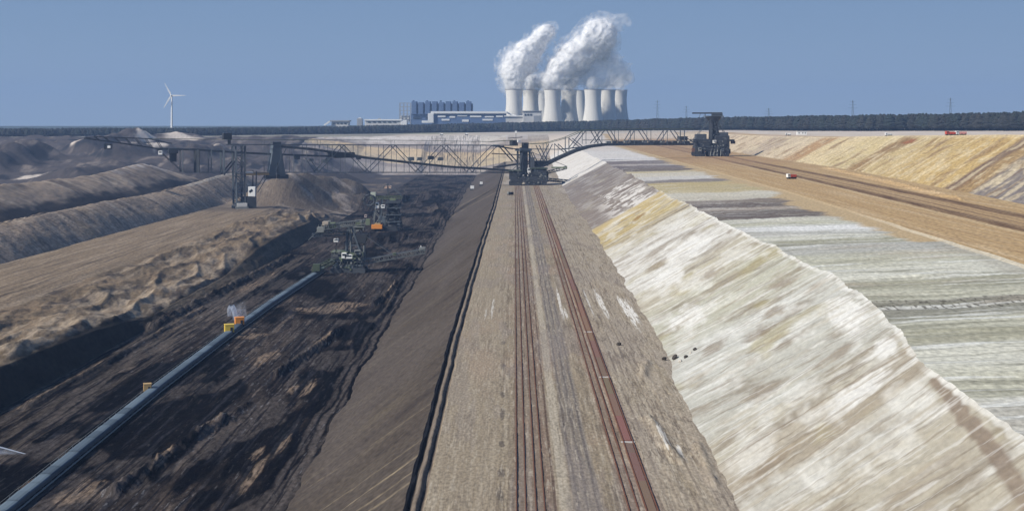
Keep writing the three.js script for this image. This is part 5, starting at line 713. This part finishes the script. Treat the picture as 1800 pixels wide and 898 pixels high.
// ---------------------------------------------------------------- vehicles
function vehicle(name, label, cat, x, d, turn, [l, w, h], body, cabM, group) {
  const o = thing(name, label, cat, stand(x, d), turn, group);
  box('chassis', [l, 0.35, w * 0.9], [0, h * 0.28, 0], M.steelDark, o); box('body', [l * 0.62, h * 0.55, w], [l * 0.17, h * 0.6, 0], body, o); const c = box('cab', [l * 0.3, h * 0.72, w * 0.96], [-l * 0.34, h * 0.64, 0], cabM, o); const g = part('window', UNIT, M.glass, c); g.scale.set(l * 0.2, h * 0.24, 0.06); g.position.set(0, h * 0.12, w * 0.49);
  const wg = new THREE.CylinderGeometry(h * 0.22, h * 0.22, 0.35, 14); wg.rotateX(Math.PI / 2); for (const a of [-0.33, 0.05, 0.36]) for (const s of [-1, 1]) { const m = part('wheel', wg, M.tyre, o); m.position.set(a * l, h * 0.22, s * w * 0.46); } return o;
}
const vx = (x, d) => (x - CX) * d / FOCAL;
vehicle('service_truck', 'red and white service truck on the tan bench beside the dark tracks', 'truck', vx(1392, 890), 890, 0.3, [6.4, 2.4, 3.2], M.red, M.white);
vehicle('service_truck', 'small dark truck parked on the bench below the bucket chain excavator', 'truck', vx(897, 1160), 1160, 0.6, [5.2, 2.2, 2.6], M.steelDark, M.steelPale);
vehicle('dump_truck', 'red dump truck on top of the ochre slope at the right', 'truck', vx(1672, 1090), 1090, 0.1, [8, 3, 3.4], M.red, M.red);
vehicle('dump_truck', 'pale red vehicle right behind the red dump truck on the slope top', 'truck', vx(1690, 1120), 1120, 0.1, [9, 3, 3.6], mat(0.6, 0.28, 0.24), M.white);
vehicle('van', 'small white van left of the white site hut near the forest', 'van', vx(1386, 1700), 1700, 0, [6.5, 2.4, 3.2], M.white, M.white);
vehicle('van', 'white van on the pale plain at the middle top of the ochre slope', 'van', vx(1563, 1400), 1400, 0, [7, 2.4, 3.4], M.pale, M.white);
[[776, 2620, 'white truck left of the other on the sandy rim beyond the bridge'], [820, 2620, 'white truck right of the other on the sandy rim beyond the bridge']].forEach(([x, d, l]) => vehicle('site_truck', l, 'truck', vx(x, d), d, 0, [6, 3, 4.5], M.white, M.white));
{
  const d = 1700, p = stand(vx(1410, d), d), o = thing('site_hut', 'white double site hut beside the forest edge', 'hut', p); box('wall', [12, 4.4, 4], [0, 2.6, 0], M.white, o); box('roof', [12.6, 0.4, 4.6], [0, 5, 0], M.pale, o); for (const x of [-3.4, 1, 4]) { const w = part('window', UNIT, M.glass, o); w.scale.set(1.3, 1.2, 0.1); w.position.set(x, 2.9, 2.04); }
}
[[830, 303, 'larger white pump trailer at the bench edge left of the excavator'], [846, 302, 'smaller white pump trailer at the bench edge nearest the excavator']].forEach(([x, y, l], i) => { const d = 1640 - i * 20, p = stand(vx(x, d), d); p[1] = px(x, 306, d)[1]; const o = thing('pump_trailer', l, 'trailer', [p[0], groundAt(p[0], d), p[2]]); box('body', [4.2 - i, 3.4 - i * 0.6, 3], [0, 3.2, 0], M.white, o); box('base', [5, 1.4, 3.4], [0, 0.9, 0], M.steelDark, o); });
// ---------------------------------------------------------------- stones lying where the bench meets the sand slope
{
  const g = new THREE.IcosahedronGeometry(1, 2), P = g.attributes.position; for (let i = 0; i < P.count; i++) { const k = 0.8 + 0.5 * fb3(P.getX(i) * 1.2 + 4, P.getY(i) * 1.2, P.getZ(i) * 1.2, 3); P.setXYZ(i, P.getX(i) * k, P.getY(i) * k * 0.75, P.getZ(i) * k); } g.computeVertexNormals();
  const dark = mat(0.05, 0.042, 0.036), pale = mat(0.5, 0.46, 0.4);
  [[1168, 633, 0.75, 0, 'dark boulder leftmost of those at the corner of the bench and sand slope'], [1187, 631, 1.0, 0, 'largest dark boulder at the corner where bench meets sand slope'], [1206, 629, 0.7, 0, 'dark boulder just right of the largest one at the slope foot'], [1222, 616, 0.6, 0, 'dark boulder highest up on the foot of the sand slope'], [1196, 637, 0.6, 1, 'pale boulder in front of the dark ones at the slope foot'], [1214, 622, 0.5, 1, 'small pale boulder between dark ones on the slope foot'], [1088, 607, 0.8, 0, 'lone dark boulder on the rough bench right of the rusty strip']].forEach(([x, y, r, k, label]) => {
    let d = EYE * FOCAL / (y - CY); for (let n = 0; n < 12; n++) d = (EYE - groundAt(vx(x, d), d)) * FOCAL / (y - CY);
    const m = new THREE.Mesh(g, k ? pale : dark); m.name = numbered('boulder'); m.castShadow = m.receiveShadow = true; const p = stand(vx(x, d), d); m.position.set(p[0], p[1] + r * 0.4, p[2]); m.rotation.set(rr(0, 6), rr(0, 6), rr(0, 6)); m.scale.setScalar(r); tag(m, label, 'boulder', 'boulders at the slope foot'); scene.add(m);
  });
}
renderer.render(scene, camera);
